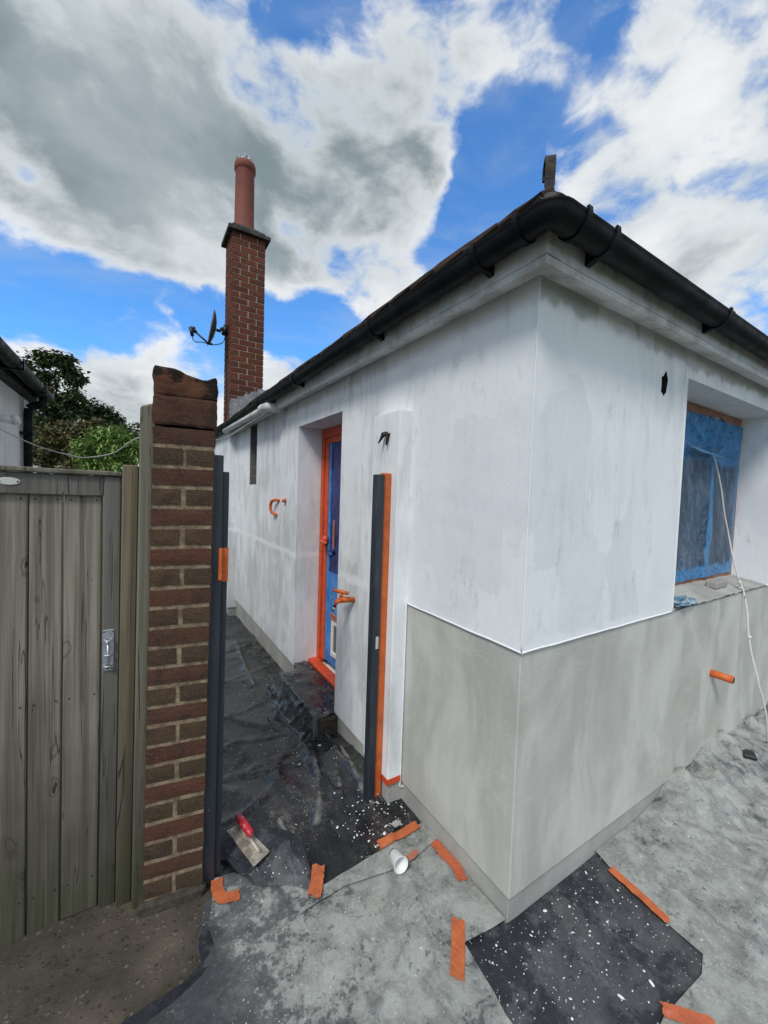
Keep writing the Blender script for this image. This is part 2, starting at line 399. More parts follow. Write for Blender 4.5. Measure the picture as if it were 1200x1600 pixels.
def f_tile(n, t, b):
    co = shifted(n)
    col = n.mix(n.ramp(rnd(n), 0, 1, mode='LINEAR'), (.035, .024, .019), (.066, .040, .029))
    col = n.mix(n.ramp(n.noise(co, 14, 5, .65), .5, .7, 0, .8), col, (.04, .042, .03))
    L(t, col, b.inputs['Base Color']); bump(n, t, b, n.noise(co, 80, 5, .7), .6, .005)
def f_leaf(c0, c1):
    def f(n, t, b):
        co = n('ShaderNodeTexCoord').outputs['Object']
        v = n('ShaderNodeTexVoronoi', {'Vector': co, 'Scale': 14.0}).outputs['Color']
        r = n('ShaderNodeSeparateColor', {0: v}).outputs[0]
        L(t, n.mix(r, c0, c1), b.inputs['Base Color'])
        b.inputs['Subsurface Weight'].default_value = 0
    return f

M = dict(
    white=mat('thin_white_render', rough=.85, fn=f_white, spec=.25),
    grey=mat('grey_render', rough=.8, fn=f_render, spec=.25),
    plinth=mat('plinth_render', rough=.88, fn=f_plinth, spec=.2),
    plinth_dark=mat('niche_grey_render', rough=.9, spec=.2, fn=f_mortar((.13, .13, .125), (.22, .22, .21))),
    eaves=mat('old_white_gloss', rough=.5, fn=f_paintwood, spec=.35),
    gutter=mat('black_gutter', rough=.35, fn=f_black_plastic),
    brick_red=mat('red_brick', rough=.9, spec=.2, fn=f_brick((.112, .044, .028), (.088, .046, .030), (.045, .031, .023), (.24, .16, .11))),
    brick_brown=mat('brown_brick', rough=.92, spec=.2, fn=f_brick((.094, .056, .033), (.066, .044, .028), (.042, .031, .022), (.28, .20, .14))),
    brick_mix=mat('mixed_brick', rough=.92, spec=.2, fn=f_brick((.100, .040, .026), (.068, .036, .026), (.036, .026, .021), (.25, .18, .12))),
    brick_burnt=mat('burnt_brick', rough=.92, spec=.2, fn=f_brick((.105, .048, .028), (.085, .040, .026), (.030, .022, .018), (.17, .11, .07))),
    brick_chim=mat('chimney_brick', rough=.9, spec=.2, fn=f_brick((.185, .060, .034), (.105, .040, .027), (.060, .030, .022), (.20, .10, .07))),
    mortar=mat('sandy_mortar', rough=.95, spec=.15, fn=f_mortar((.15, .112, .072), (.36, .275, .18))),
    mortar_pale=mat('pale_mortar', rough=.95, spec=.15, fn=f_mortar((.38, .31, .24), (.54, .46, .37))),
    footing=mat('footing_mortar', rough=.95, spec=.15, fn=f_mortar((.05, .042, .034), (.10, .085, .068))),
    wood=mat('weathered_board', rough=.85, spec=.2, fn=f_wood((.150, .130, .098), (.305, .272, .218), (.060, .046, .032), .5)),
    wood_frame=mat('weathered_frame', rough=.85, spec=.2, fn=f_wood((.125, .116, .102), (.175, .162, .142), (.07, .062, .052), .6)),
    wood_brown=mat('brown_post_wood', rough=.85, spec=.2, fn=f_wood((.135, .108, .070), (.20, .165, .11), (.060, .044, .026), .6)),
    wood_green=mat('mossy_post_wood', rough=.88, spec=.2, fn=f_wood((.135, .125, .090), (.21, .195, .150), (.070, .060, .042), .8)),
    sheet_black=mat('black_polythene', rough=.35, fn=f_sheet(.50, -.07, .8, None, dustcol=(.17, .165, .15), base=(.010, .012, .015), gloss=.13, relief=.5, fine=.15)),
    sheet_dusty=mat('dusty_polythene', rough=.6, fn=f_sheet(.95, .045, .6, (-1.05, -.40, -.24, .02), dustcol=(.31, .32, .295), base=(.055, .060, .064), relief=.8)),
    sheet_clean=mat('clean_black_polythene', rough=.4, fn=f_sheet(.42, -.02, 1.0, None, dustcol=(.14, .145, .15), base=(.012, .014, .020), gloss=.5)),
    sheet_step=mat('glossy_black_polythene', rough=.25, fn=f_sheet(.34, -.08, .9, None, dustcol=(.2, .2, .19), base=(.010, .011, .013), gloss=.10, relief=.5, fine=.15)),
    concrete=mat('old_concrete', rough=.95, spec=.2, fn=f_concrete),
    tape=mat('orange_tape', rough=.5, fn=f_tape()),
    tape_floor=mat('trodden_orange_tape', rough=.55, fn=f_tape((.54, .14, .045), .8)),
    tape_dirty=mat('dusty_orange_tape', rough=.7, fn=f_tape((.52, .125, .05), .75)),
    tape_red=mat('red_orange_tape', rough=.4, fn=f_tape((.66, .085, .02), .1)),
    tape_faded=mat('dusted_tape', rough=.7, fn=f_tape((.34, .155, .105), .8)),
    tape_clay=mat('faded_tape', rough=.6, fn=f_tape((.42, .16, .10), .6)),
    anthracite=mat('anthracite_metal', (.030, .037, .048), .38, .0, fn=lambda n, t, b: (L(t, n.mix(n.math('MULTIPLY', specks(n, objco(n), 55, .93), .55), n.mix(n.ramp(n.noise(n.mapping(objco(n), (9, 9, 2)), 2.5, 5, .6), .45, .8, 0, .5), (.022, .028, .038), (.07, .08, .09)), (.5, .5, .5)), b.inputs['Base Color']))),
    film_navy=mat('navy_film', rough=.25, fn=f_film((.008, .024, .12), (.016, .055, .26))),
    film_blue=mat('blue_film', rough=.25, fn=f_film((.025, .20, .58), (.06, .33, .74))),
    film_win=mat('blue_masking_film', rough=.22, fn=f_film((.030, .10, .26), (.06, .17, .40))),
    dark=mat('dark_inside', (.012, .012, .013), .8),
    hole=mat('raw_hole', (.02, .02, .021), .95, fn=lambda n, t, b: bump(n, t, b, n.noise(objco(n), 60, 4, .7), 1, .02)),
    white_plastic=mat('white_plastic', (.78, .78, .76), .4),
    cup=mat('cup_plastic', (.82, .82, .80), .45),
    cord=mat('white_cord', (.66, .64, .58), .8, fn=lambda n, t, b: bump(n, t, b, n.noise(objco(n), 300, 2, .5), .5, .002)),
    cable=mat('grey_cable', (.42, .41, .36), .6),
    steel=mat('galvanised_steel', (.52, .55, .56), .42, .85, fn=lambda n, t, b: L(t, n.ramp(n.noise(objco(n), 90, 4, .6), .3, .7, .3, .6), b.inputs['Roughness'])),
    plate=mat('dull_aluminium', (.62, .60, .55), .5, .3),
    trowel_metal=mat('plastered_steel', (.3, .28, .24), .55, .35, fn=lambda n, t, b: L(t, n.mix(n.ramp(n.noise(objco(n), 22, 6, .7), .42, .62), (.24, .21, .17), (.50, .455, .37)), b.inputs['Base Color'])),
    trowel_red=mat('red_plastic', (.42, .02, .035), .35, fn=lambda n, t, b: L(t, n.mix(n.ramp(n.noise(objco(n), 60, 5, .7), .55, .7), (.46, .018, .035), (.62, .35, .34)), b.inputs['Base Color'])),
    terracotta=mat('terracotta', (.23, .055, .032), .75, fn=lambda n, t, b: L(t, n.mix(n.ramp(n.noise(objco(n), 6, 5, .6), .4, .75), (.20, .05, .03), (.135, .042, .03)), b.inputs['Base Color'])),
    chim_cap=mat('sooty_cap', (.05, .045, .04), .95, fn=lambda n, t, b: (L(t, n.mix(n.ramp(n.noise(objco(n), 12, 6, .7), .4, .7), (.028, .026, .024), (.10, .095, .085)), b.inputs['Base Color']), bump(n, t, b, n.noise(objco(n), 60, 4, .7), .8, .01))),
    lead=mat('lead_flashing', (.30, .31, .32), .55, .2, fn=lambda n, t, b: L(t, n.mix(n.ramp(n.noise(objco(n), 14, 5, .6), .4, .7), (.22, .23, .235), (.40, .41, .42)), b.inputs['Base Color'])),
    dish=mat('dish_grey', (.075, .08, .085), .5),
    black=mat('black_plastic', (.015, .015, .017), .45),
    tile=mat('clay_tile', rough=.92, spec=.2, fn=f_tile),
    iron=mat('rusty_iron', (.03, .026, .02), .8, fn=lambda n, t, b: (L(t, n.mix(n.ramp(n.noise(objco(n), 30, 5, .7), .45, .68), (.018, .016, .014), (.07, .055, .03)), b.inputs['Base Color']), bump(n, t, b, n.noise(objco(n), 120, 4, .7), .8, .006))),
    nb_white=mat('neighbour_white', (.72, .73, .72), .85, fn=lambda n, t, b: (L(t, n.mix(n.ramp(n.noise(n.mapping(objco(n), (3, 3, .7)), 2, 5, .6), .4, .75), (.74, .75, .745), (.62, .63, .62)), b.inputs['Base Color']), bump(n, t, b, n.noise(objco(n), 90, 4, .7), .3, .005))),
    leaf_dark=mat('dark_leaves', rough=.55, fn=f_leaf((.036, .066, .024), (.10, .155, .055))),
    leaf_mid=mat('mid_leaves', rough=.55, fn=f_leaf((.050, .090, .025), (.120, .170, .050))),
    leaf_brown=mat('brownish_leaves', rough=.6, fn=f_leaf((.10, .10, .036), (.20, .18, .07))),
    leaf_bright=mat('bright_leaves', rough=.5, fn=f_leaf((.11, .21, .04), (.30, .43, .12))),
    bark=mat('bark', (.05, .04, .03), .9),
    roof_deck=mat('roof_deck', (.05, .035, .03), .9),
    rubble=mat('plaster_lump', (.42, .42, .40), .9, fn=lambda n, t, b: bump(n, t, b, n.noise(objco(n), 80, 4, .7), 1, .01)),
    block=mat('concrete_block', (.34, .32, .29), .9),
    grass=mat('rough_lawn', rough=.9, fn=lambda n, t, b: L(t, n.mix(n.noise(objco(n), 3, 6, .7), (.035, .05, .018), (.07, .085, .03)), b.inputs['Base Color'])),
)

# ------------------------------------------------------------------ ground
def gz(x, y):
    z = 0.0
    if x < .3:
        z -= .07*max(0, min(1, (y-.75)/.65)) + .09*max(0, min(1, (y-1.4)/3.2))
        if x > 0: z *= 1-x/.3
    z += .05*sstep(x, .9, 2.0)
    return z
bm = B()
xs = [-3.6+i*.15 for i in range(0, 29)]+[.9, 1.2, 1.6, 2.0, 2.6, 3.4, 4.5, 6]
ys = [-3.2+i*.16 for i in range(0, 52)]
grid = [[bm.verts.new((x, y, gz(x, y)+.004*noise.noise((x*4, y*4, 0)))) for y in ys] for x in xs]
for i in range(len(xs)-1):
    for j in range(len(ys)-1): bm.faces.new((grid[i][j], grid[i+1][j], grid[i+1][j+1], grid[i][j+1]))
obj('ground', bm, M['concrete'], smooth=True, kind='structure', label='old brown pebbly concrete paving', keep=True)
bm = B(); s = 400
vs_ = [bm.verts.new(p) for p in ((-s, -s, -.3), (s, -s, -.3), (s, s, -.3), (-s, s, -.3))]; bm.faces.new(vs_)
obj('field', bm, M['grass'], kind='structure', keep=True)

# ------------------------------------------------------------------ the bungalow
HOUSE = empty('bungalow', (0, 0, 0), 'white rendered bungalow with masked door and window, red chimney and black gutters', 'house')
ZG, ZT = 1.018, 2.305
WO = .007               # the white coat stands proud of the grey render
left = lambda u, v, w: Vector((-w, u, v))
front = lambda u, v, w: Vector((u, -w, v))
def panel(bm, P, us, vs, w, holes=(), back=.05, skip=(), open_=''):
    """wall skin in the plane w with rectangular recesses (u0,u1,v0,v1,depth) and its edges returned by back"""
    hs = list(holes)+list(skip)
    U = sorted({*us, *[h[0] for h in hs], *[h[1] for h in hs]}); V = sorted({*vs, *[h[2] for h in hs], *[h[3] for h in hs]})
    vt = {}
    def v(u, z, ww):
        k = (round(u, 5), round(z, 5), round(ww, 5))
        if k not in vt: vt[k] = bm.verts.new(P(*k))
        return vt[k]
    for a, b_ in zip(U, U[1:]):
        for c, d in zip(V, V[1:]):
            um, vm = (a+b_)/2, (c+d)/2
            if any(h[0] < um < h[1] and h[2] < vm < h[3] for h in list(holes)+list(skip)): continue
            bm.faces.new((v(a, c, w), v(b_, c, w), v(b_, d, w), v(a, d, w)))
    for (a, b_, c, d, dep) in holes:
        for p, q in (((a, c), (b_, c)), ((b_, c), (b_, d)), ((b_, d), (a, d)), ((a, d), (a, c))):
            bm.faces.new((v(*p, w), v(*q, w), v(*q, w-dep), v(*p, w-dep)))
        f_ = bm.faces.new((v(a, c, w-dep), v(b_, c, w-dep), v(b_, d, w-dep), v(a, d, w-dep)))
        if b_-a < .5:  # inside faces of the slot niche take the darker grey
            for e_ in f_.edges:
                for g_ in e_.link_faces: g_.material_index = 1
    a, b_, c, d = min(us), max(us), min(vs), max(vs)
    for nm, p, q in (('b', (a, c), (b_, c)), ('r', (b_, c), (b_, d)), ('t', (b_, d), (a, d)), ('l', (a, d), (a, c))):
        if nm in open_: continue
        bm.faces.new((v(*p, w), v(*q, w), v(*q, w-back), v(*p, w-back)))
YF = 4.64
DOOR = (1.462, 2.275); DTOP = 2.078
WIN = (1.115, 2.485); WTOP = 2.158; WBOT = ZG
zb = .085
bm = B()
# side wall, upper strip over the grey dado then full height beyond the buttress
panel(bm, left, (-WO, .675), (ZG, ZT), WO, open_='lr')
panel(bm, left, (.675, YF), (zb, ZT), WO, holes=[(DOOR[0], DOOR[1], zb, DTOP, .30), (3.60, 3.905, 1.61, 2.28, .20)], open_='l')
# front wall, with the window recess and a ragged hole
HX, HZ = .888, 2.093
cell = (HX-.07, HX+.07, HZ-.09, HZ+.09)
panel(bm, front, (-WO, 7.0), (ZG, ZT), WO, holes=[(WIN[0], WIN[1], WBOT, WTOP, .30)], skip=[cell+(0,)], open_='l')
# cell() edges must exist: add the four rects round the hole by hand is not needed because panel() cuts only on its own lines
U = [-WO, 7.0]
obj_wall_bm = bm
# ragged hole patch
def hole_patch(bm):
    rnd_ = random.Random(3)
    outer = [(cell[0], cell[2]), (cell[1], cell[2]), (cell[1], cell[3]), (cell[0], cell[3])]
    inner = []
    for k in range(16):
        a = 2*math.pi*k/16; r = 1+rnd_.uniform(-.2, .2)
        inner.append((HX+.031*r*math.cos(a)+.004*math.sin(a), HZ+.052*r*math.sin(a)))
    ov = [bm.verts.new(front(u, v, WO)) for u, v in outer]; iv = [bm.verts.new(front(u, v, WO)) for u, v in inner]
    es = [bm.edges.new((ov[i], ov[(i+1) % 4])) for i in range(4)]+[bm.edges.new((iv[i], iv[(i+1) % 16])) for i in range(16)]
    bmesh.ops.triangle_fill(bm, use_beauty=True, edges=es)
    for f in list(bm.faces):
        c = f.calc_center_median()
    dv = [bm.verts.new(front(HX+(u-HX)*.8, HZ+(v-HZ)*.8, WO-.11)) for u, v in inner]
    for i in range(16):
        f = bm.faces.new((iv[i], iv[(i+1) % 16], dv[(i+1) % 16], dv[i])); f.material_index = 1
    bm.faces.new(dv).material_index = 1
obj('wall', bm, [M['white'], M['plinth_dark']], HOUSE, label='thinly painted white render on side and front walls')
bm = B(); hole_patch(bm); obj('wall_hole', bm, [M['white'], M['hole']], HOUSE, label='ragged black hole broken through white front wall')
# far stretch of side wall that steps out below the chimney
bm = B(); panel(bm, left, (YF, 9.0), (zb-.12, ZT), .088, back=.12); obj('wall', bm, M['white'], HOUSE)
# drip lip along the lower edge of the white coat
bm = B()
def lip(p0, p1):
    pts = []
    for i in range(41):
        p = Vector(p0).lerp(Vector(p1), i/40); p.z += .003*noise.noise((p.x*9+p.y*7, 3.3, 0)); pts.append(p)
    tube(bm, pts, .0032, 6)
lip((-WO, -WO, ZG), (-WO, .67, ZG)); lip((-WO, -WO, ZG), (WIN[0], -WO, ZG)); lip((WIN[1], -WO, ZG), (7, -WO, ZG))
lip((-WO+.001, -WO+.001, ZG), (-WO+.001, -WO+.001, ZT))
lip((WIN[0], -WO, ZG), (WIN[0], -WO, WTOP)); 
obj('bead', bm, M['white'], HOUSE, smooth=True)
# grey dado
PB = .112
bm = B()
box(bm, 0, 7, 0, .9, PB, ZG-.0015, .004)
obj('dado', bm, M['grey'], HOUSE, label='bare grey cement render on lower walls')
bm = B(); box(bm, .012, 7, .012, .9, -.3, PB+.002, .003); obj('plinth', bm, M['plinth'], HOUSE)
bm = B(); box(bm, .0125, .33, .9, YF, -.3, zb-.003, .003); obj('plinth', bm, M['plinth'], HOUSE)
bm = B(); box(bm, -.07, .3, YF+.012, 9, -.4, zb-.118, .003); obj('plinth', bm, M['plinth'], HOUSE)
# inside block so that nothing shows through
bm = B(); box(bm, .34, 6.95, .36, 8.9, .05, 2.4); obj('core', bm, M['dark'], HOUSE)
# buttress that carries the gate post
bm = B()
vsb = []
x1, y0, y1, z0, z1 = -.082, .682, .93, .135, 1.955
prof = [(0, y0), (x1, y0), (x1, y1), (0, y1+.07)]
lo = [bm.verts.new((x, y, z0)) for x, y in prof]; hi = [bm.verts.new((x, y, z1)) for x, y in prof]
for i in range(4): bm.faces.new((lo[i], lo[(i+1) % 4], hi[(i+1) % 4], hi[i]))
bm.faces.new(lo); bm.faces.new(hi)
bmesh.ops.bevel(bm, geom=[e for e in bm.edges], offset=.006, segments=2, affect='EDGES')
bt = obj('buttress', bm, M['white'], HOUSE, label='white painted buttress standing out from side wall')
bm = B(); box(bm, -.074, .02, .690, .92, -.15, .139, .003); obj('footing', bm, M['plinth'], bt)
bm = B()
box(bm, -.0845, -.004, .6795, .6812, .118, .148); box(bm, -.0845, -.0832, .6812, .73, .118, .148)
obj('tape', bm, M['tape_red'], bt)
# ragged metal strap sticking out of the buttress
bm = B()
for dx, dz in ((0, 0),):
    tube(bm, [(-.07, .79, 1.852), (-.10, .80, 1.846), (-.118, .812, 1.80)], [.014, .013, .004], 5)
    tube(bm, [(-.075, .765, 1.848), (-.09, .77, 1.842), (-.096, .775, 1.79)], [.010, .009, .004], 5)
obj('pipe_stub', bm, M['iron'], bt)

# window
wy = .195
W = empty('window', (WIN[0], wy, ZG)); W.parent = HOUSE; W['label'] = 'recessed window masked with blue film and orange tape'
fx0, fx1, fz0, fz1 = 1.14, 2.475, 1.062, 2.152
bm = B(); box(bm, fx0, fx1, wy, wy+.05, fz0, fz0+.065, .004); box(bm, fx0, fx1, wy, wy+.05, fz1-.085, fz1, .004)
box(bm, fx0, fx0+.06, wy, wy+.05, fz0+.065, fz1-.085, .004); box(bm, fx1-.05, fx1, wy, wy+.05, fz0+.065, fz1-.085, .004)
box(bm, 1.975, 2.03, wy+.004, wy+.05, fz0+.065, fz1-.085, .004); box(bm, fx0+.06, 1.975, wy+.004, wy+.05, 1.80, 1.86, .004)
obj('frame', bm, M['white_plastic'], W)
bm = B()
rr = random.Random(5)
def ragged(bm, x0, x1, y, z0, z1, top=.0, bot=.012, n_=28):
    pu, pd = None, None
    for i in range(n_+1):
        x = x0+(x1-x0)*i/n_
        a = bm.verts.new((x, y+rr.uniform(0, .003), z1+rr.uniform(-top, top))); d = bm.verts.new((x, y+rr.uniform(0, .003), z0+rr.uniform(-bot, bot)))
        if pu: bm.faces.new((pu, a, d, pd))
        pu, pd = a, d
ragged(bm, fx0-.02, fx1+.008, wy-.012, 2.105, 2.154, .002, .018)
ragged(bm, fx0-.02, fx1+.008, wy-.014, fz0-.018, 1.112, .012, .004)
box(bm, fx1-.038, fx1+.006, wy-.013, wy-.010, 1.11, 2.10); box(bm, fx0, fx0+.04, wy-.013, wy-.010, 1.11, 2.10)
tp = obj('tape', bm, M['tape_faded'], W)
bm = B()
NX, NZ = 90, 90
gr = []
for i in range(NX+1):
    row = []
    for j in range(NZ+1):
        u, v = i/NX, j/NZ
        x = fx0+.012+(fx1-fx0-.03)*u; z = fz0+.02+(fz1-fz0-.075)*v
        # pulled taut over the frame bars, slack between them
        w_ = .012*noise.noise((x*5, z*3, 1))+.011*abs(noise.noise((x*9+z*5, z*4, 4)))+.016*sstep(v, .72, .95)*abs(noise.noise((x*14, z*12, 8)))
        w_ += .010*sstep(v, .22, .0)*abs(noise.noise((x*16+z*9, z*7, 2)))
        ddx, ddz = x-1.99, z-1.855
        rr_ = math.hypot(ddx, ddz)
        if ddz > 0: w_ += .020*max(0, math.sin(math.atan2(ddz, -ddx)*15+2*noise.noise((x*3, z*3, 7))))**3*sstep(rr_, .0, .08)*(1-sstep(rr_, .30, .55))
        row.append(bm.verts.new((x, wy-.017-.012*math.exp(-((x-2.0)/.05)**2)-w_, z)))
    gr.append(row)
for i in range(NX):
    for j in range(NZ): bm.faces.new((gr[i][j], gr[i+1][j], gr[i+1][j+1], gr[i][j+1]))
def f_winfilm(n, t, b):
    co = objco(n)
    cr = n.noise(n.mapping(co, (5, 5, 2.0), rot=(.3, .6, .2)), 2.0, 5, .6, 2.5)
    se = n('ShaderNodeSeparateXYZ', {0: co})
    # several layers of film lie over the bars and along the head; one layer over the glass
    bar = n.ramp(n.math('ABSOLUTE', n.math('SUBTRACT', se.outputs[0], .895)), .045, .028)
    head = n.ramp(n.math('ADD', se.outputs[2], n.math('MULTIPLY', n.math('SUBTRACT', n.noise(co, 5, 4, .6), .5), .12)), .78, .82)
    foot = n.ramp(n.math('ADD', se.outputs[2], n.math('MULTIPLY', n.math('SUBTRACT', n.noise(co, 7, 4, .6), .5), .08)), .15, .12)
    side = n.ramp(se.outputs[0], 1.29, 1.31)
    lay = n.math('MAXIMUM', n.math('MAXIMUM', bar, head), n.math('MAXIMUM', foot, side))
    col = n.mix(n.ramp(n.noise(n.mapping(co, (3, 3, 1.2)), 2.0, 5, .6, .8), .35, .7), (.045, .095, .17), (.12, .20, .31))
    col = n.mix(lay, col, (.075, .32, .66))
    col = n.mix(n.ramp(cr, .56, .72, 0, .6), col, (.25, .42, .60))
    L(t, col, b.inputs['Base Color'])
    bump(n, t, b, n.math('ADD', cr, n.math('MULTIPLY', n.noise(n.mapping(co, (9, 9, 2.5), rot=(.2, .9, .1)), 2.0, 5, .65, 2.0), .8)), 1.0, .07)
obj('film', bm, mat('window_film', rough=.2, fn=f_winfilm), W, smooth=True, label='wrinkled blue plastic film over window')
bm = B()
# torn flap of film that hangs over the top light
pts = [(1.60, wy-.05, 1.895), (1.98, wy-.055, 1.865), (1.97, wy-.10, 1.842), (1.62, wy-.085, 1.86)]
bm.faces.new([bm.verts.new(p) for p in pts])
obj('film_fold', bm, mat('pale_film', rough=.2, fn=f_film((.16, .38, .58), (.28, .52, .70))), W)
bm = B()
sy = 24; g2 = []
for i in range(61):
    row = []
    for j in range(7):
        x = WIN[0]+.004+(WIN[1]-WIN[0]-.008)*i/60; y = -.004+(wy+.0)*j/6
        row.append(bm.verts.new((x, y-.008*rr.random()*(j == 0), ZG+.003+(.038*j/6)+.006*noise.noise((x*12, y*14, 0))+.008*max(0, noise.noise((x*30, y*30, 5))))))
    g2.append(row)
for i in range(60):
    for j in range(6): bm.faces.new((g2[i][j], g2[i+1][j], g2[i+1][j+1], g2[i][j+1]))
obj('sill', bm, M['plinth'], W, label='broken mortar window sill with rough top')

# door
dx = .195
D = empty('door', (dx, DOOR[0], .09)); D.parent = HOUSE; D['label'] = 'recessed side door masked with orange tape and blue film'
bm = B()
y0, y1 = DOOR[0]+.004, DOOR[1]-.004
box(bm, dx, dx+.05, y1-.055, y1, .10, DTOP-.004, .004); box(bm, dx, dx+.05, y0, y0+.055, .10, DTOP-.004, .004)
box(bm, dx, dx+.05, y0+.055, y1-.055, DTOP-.075, DTOP-.004, .004)
box(bm, dx+.012, dx+.05, y1-.125, y1-.055, .14, DTOP-.075, .004); box(bm, dx+.012, dx+.05, y0+.055, y0+.125, .14, DTOP-.075, .004)
box(bm, dx+.012, dx+.05, y0+.125, y1-.125, DTOP-.125, DTOP-.075, .004)
obj('frame', bm, M['tape_red'], D, label='door frame wrapped in bright orange tape')
bm = B(); box(bm, dx+.02, dx+.048, y0+.125, y0+.19, .15, DTOP-.125); box(bm, dx+.02, dx+.048, y1-.165, y1-.125, .15, DTOP-.125, .003)
box(bm, dx+.024, dx+.048, y0+.19, y1-.165, .15, .90)
obj('film', bm, M['film_blue'], D)
bm = B()
gr = []
for i in range(21):
    row = []
    for j in range(41):
        y = y0+.185+(y1-.165-y0-.18)*i/20; z = .90+(DTOP-.125-.90)*j/40
        row.append(bm.verts.new((dx+.028-.008*abs(noise.noise((y*9, z*3, 0))), y, z)))
    gr.append(row)
for i in range(20):
    for j in range(40): bm.faces.new((gr[i][j], gr[i+1][j], gr[i+1][j+1], gr[i][j+1]))
obj('film', bm, M['film_navy'], D, smooth=True, label='navy film over door glass')
bm = B(); cy0, cy1, cz0, cz1 = 1.66, 2.0, .235, .53
box(bm, dx+.006, dx+.026, cy0, cy1, cz1-.035, cz1, .003); box(bm, dx+.006, dx+.026, cy0, cy1, cz0, cz0+.04, .003)
box(bm, dx+.006, dx+.026, cy1-.035, cy1, cz0+.04, cz1-.035, .003); box(bm, dx+.006, dx+.026, cy0, cy0+.035, cz0+.04, cz1-.035, .003)
cf = obj('cat_flap', bm, M['white_plastic'], D, label='white framed cat flap low in door')
bm = B(); box(bm, dx+.016, dx+.022, cy0+.035, cy1-.035, cz0+.04, cz1-.035); obj('flap', bm, mat('smoky_flap', (.11, .10, .085), .3), cf)
bm = B(); box(bm, dx+.0, dx+.018, cy0-.01, cy1+.01, cz1+.002, cz1+.05, .003)
obj('tape', bm, M['tape_clay'], D)
bm = B(); box(bm, dx+.0, dx+.006, 1.975, 2.005, 1.10, 1.33, .002); obj('tape', bm, M['tape_clay'], D)
bm = B(); tube(bm, smooth_pts([(dx+.01, 2.13, 1.15), (dx-.035, 2.125, 1.152), (dx-.045, 2.09, 1.148), (dx-.045, 2.02, 1.14)], 5), [.016]*15+[.02], 8)
tube(bm, [(dx+.012, 2.14, 1.16), (dx-.02, 2.14, 1.16)], .034, 10)
hd = obj('handle', bm, M['tape_red'], D, smooth=True)
bm = B(); tube(bm, [(dx+.015, 1.99, 1.07), (dx-.03, 1.99, 1.07), (dx-.04, 1.93, 1.06)], .018, 8); obj('handle', bm, M['film_navy'], D, smooth=True)
bm = B(); box(bm, .118, .20, y0, y1, .086, .126, .005); obj('threshold', bm, M['tape_red'], D, label='orange taped door threshold')

# eaves: moulding, fascia, gutter swept round the corner
def sweep(bm, prof, y_far, x_far, closed=True, mi=0, r_in=.125):
    rows = []
    for d, z in prof:
        r = max(.0, d-r_in)
        row = [(-d, y_far, z)]
        if r > .004:
            c = -r_in
            for k in range(0, 7):
                a = math.pi+k/6*math.pi/2
                row.append((c+r*math.cos(a), c+r*math.sin(a), z))
        else: row += [(-d, -d, z)]*7
        row.append((x_far, -d, z))
        rows.append([bm.verts.new(p) for p in row])
    m_ = len(rows)
    for i in range(m_ if closed else m_-1):
        a, b_ = rows[i], rows[(i+1) % m_]
        for k in range(len(a)-1):
            try: bm.faces.new((a[k], a[k+1], b_[k+1], b_[k])).material_index = mi
            except ValueError: pass
    bmesh.ops.remove_doubles(bm, verts=bm.verts, dist=1e-5)
bm = B()
sweep(bm, [(-.02, 2.296), (.012, 2.290), (.03, 2.276), (.052, 2.270), (.074, 2.262), (.094, 2.262), (.096, 2.285), (-.02, 2.33)], 9, 6.9, r_in=1)
obj('eaves_moulding', bm, M['eaves'], HOUSE)
bm = B(); sweep(bm, [(.06, 2.286), (.098, 2.286), (.098, 2.42), (.06, 2.42)], 9, 6.9, r_in=1); fa = obj('fascia', bm, M['eaves'], HOUSE)
bm = B()
box(bm, -.101, -.062, -.101, -.062, 2.287, 2.405, .001); box(bm, -.1, -.03, -.1005, -.099, 2.287, 2.40); obj('corner_block', bm, M['eaves'], fa)
GC, GZ, GR = .148, 2.371, .045
bm = B()
prof = [(GC+GR*math.cos(a), GZ+GR*1.1*math.sin(a)) for a in [-math.pi*k/14 for k in range(15)]]
prof = [(GC+GR+.004, GZ+.004)]+prof+[(GC-GR-.0, GZ+.012)]
inner = [(GC+(GR-.005)*math.cos(a), GZ+(GR-.005)*1.12*math.sin(a)+.002) for a in [-math.pi*k/14 for k in range(15)]]
sweep(bm, prof+inner[::-1], 7.5, 6.8)
G = obj('gutter', bm, M['gutter'], HOUSE, smooth=True, label='black half round gutter along both eaves')
def collar(p, axis, wid=.02, rr_=.007):
    bm = B()
    ang = [math.radians(14)-math.pi*1.16*k/16 for k in range(17)]
    q = []
    for s in (-wid/2, wid/2):
        for rad in (GR+rr_, GR-.001):
            row = []
            for a in ang:
                d, z = GC+rad*math.cos(a), GZ+rad*1.12*math.sin(a)+.003
                row.append(bm.verts.new((-d, p+s, z) if axis == 'y' else (p+s, -d, z)))
            q.append(row)
    for a, b_ in ((0, 1), (1, 3), (3, 2), (2, 0)):
        for k in range(16): bm.faces.new((q[a][k], q[a][k+1], q[b_][k+1], q[b_][k]))
    return bm
def bracket(p, axis):
    bm = collar(p, axis, .02)
    # triangular cheek back to the fascia
    tri = [(.099, GZ+.01), (GC+.03, GZ-GR*1.08), (GC-.01, GZ-GR*1.16), (.104, GZ-GR*1.35), (.099, GZ-GR*1.35)]
    fr = []
    for s in (-.011, .011):
        fr.append([bm.verts.new((-d, p+s, z) if axis == 'y' else (p+s, -d, z)) for d, z in tri])
    bm.faces.new(fr[0]); bm.faces.new(fr[1])
    for k in range(5): bm.faces.new((fr[0][k], fr[0][(k+1) % 5], fr[1][(k+1) % 5], fr[1][k]))
    return bm
obj('union', collar(-.055, 'y'), M['gutter'], G); obj('union', collar(-.045, 'x'), M['gutter'], G)
for p in (.12, .83, 1.93, 2.9, 3.6, 4.7): obj('bracket', bracket(p, 'y'), M['gutter'], G)
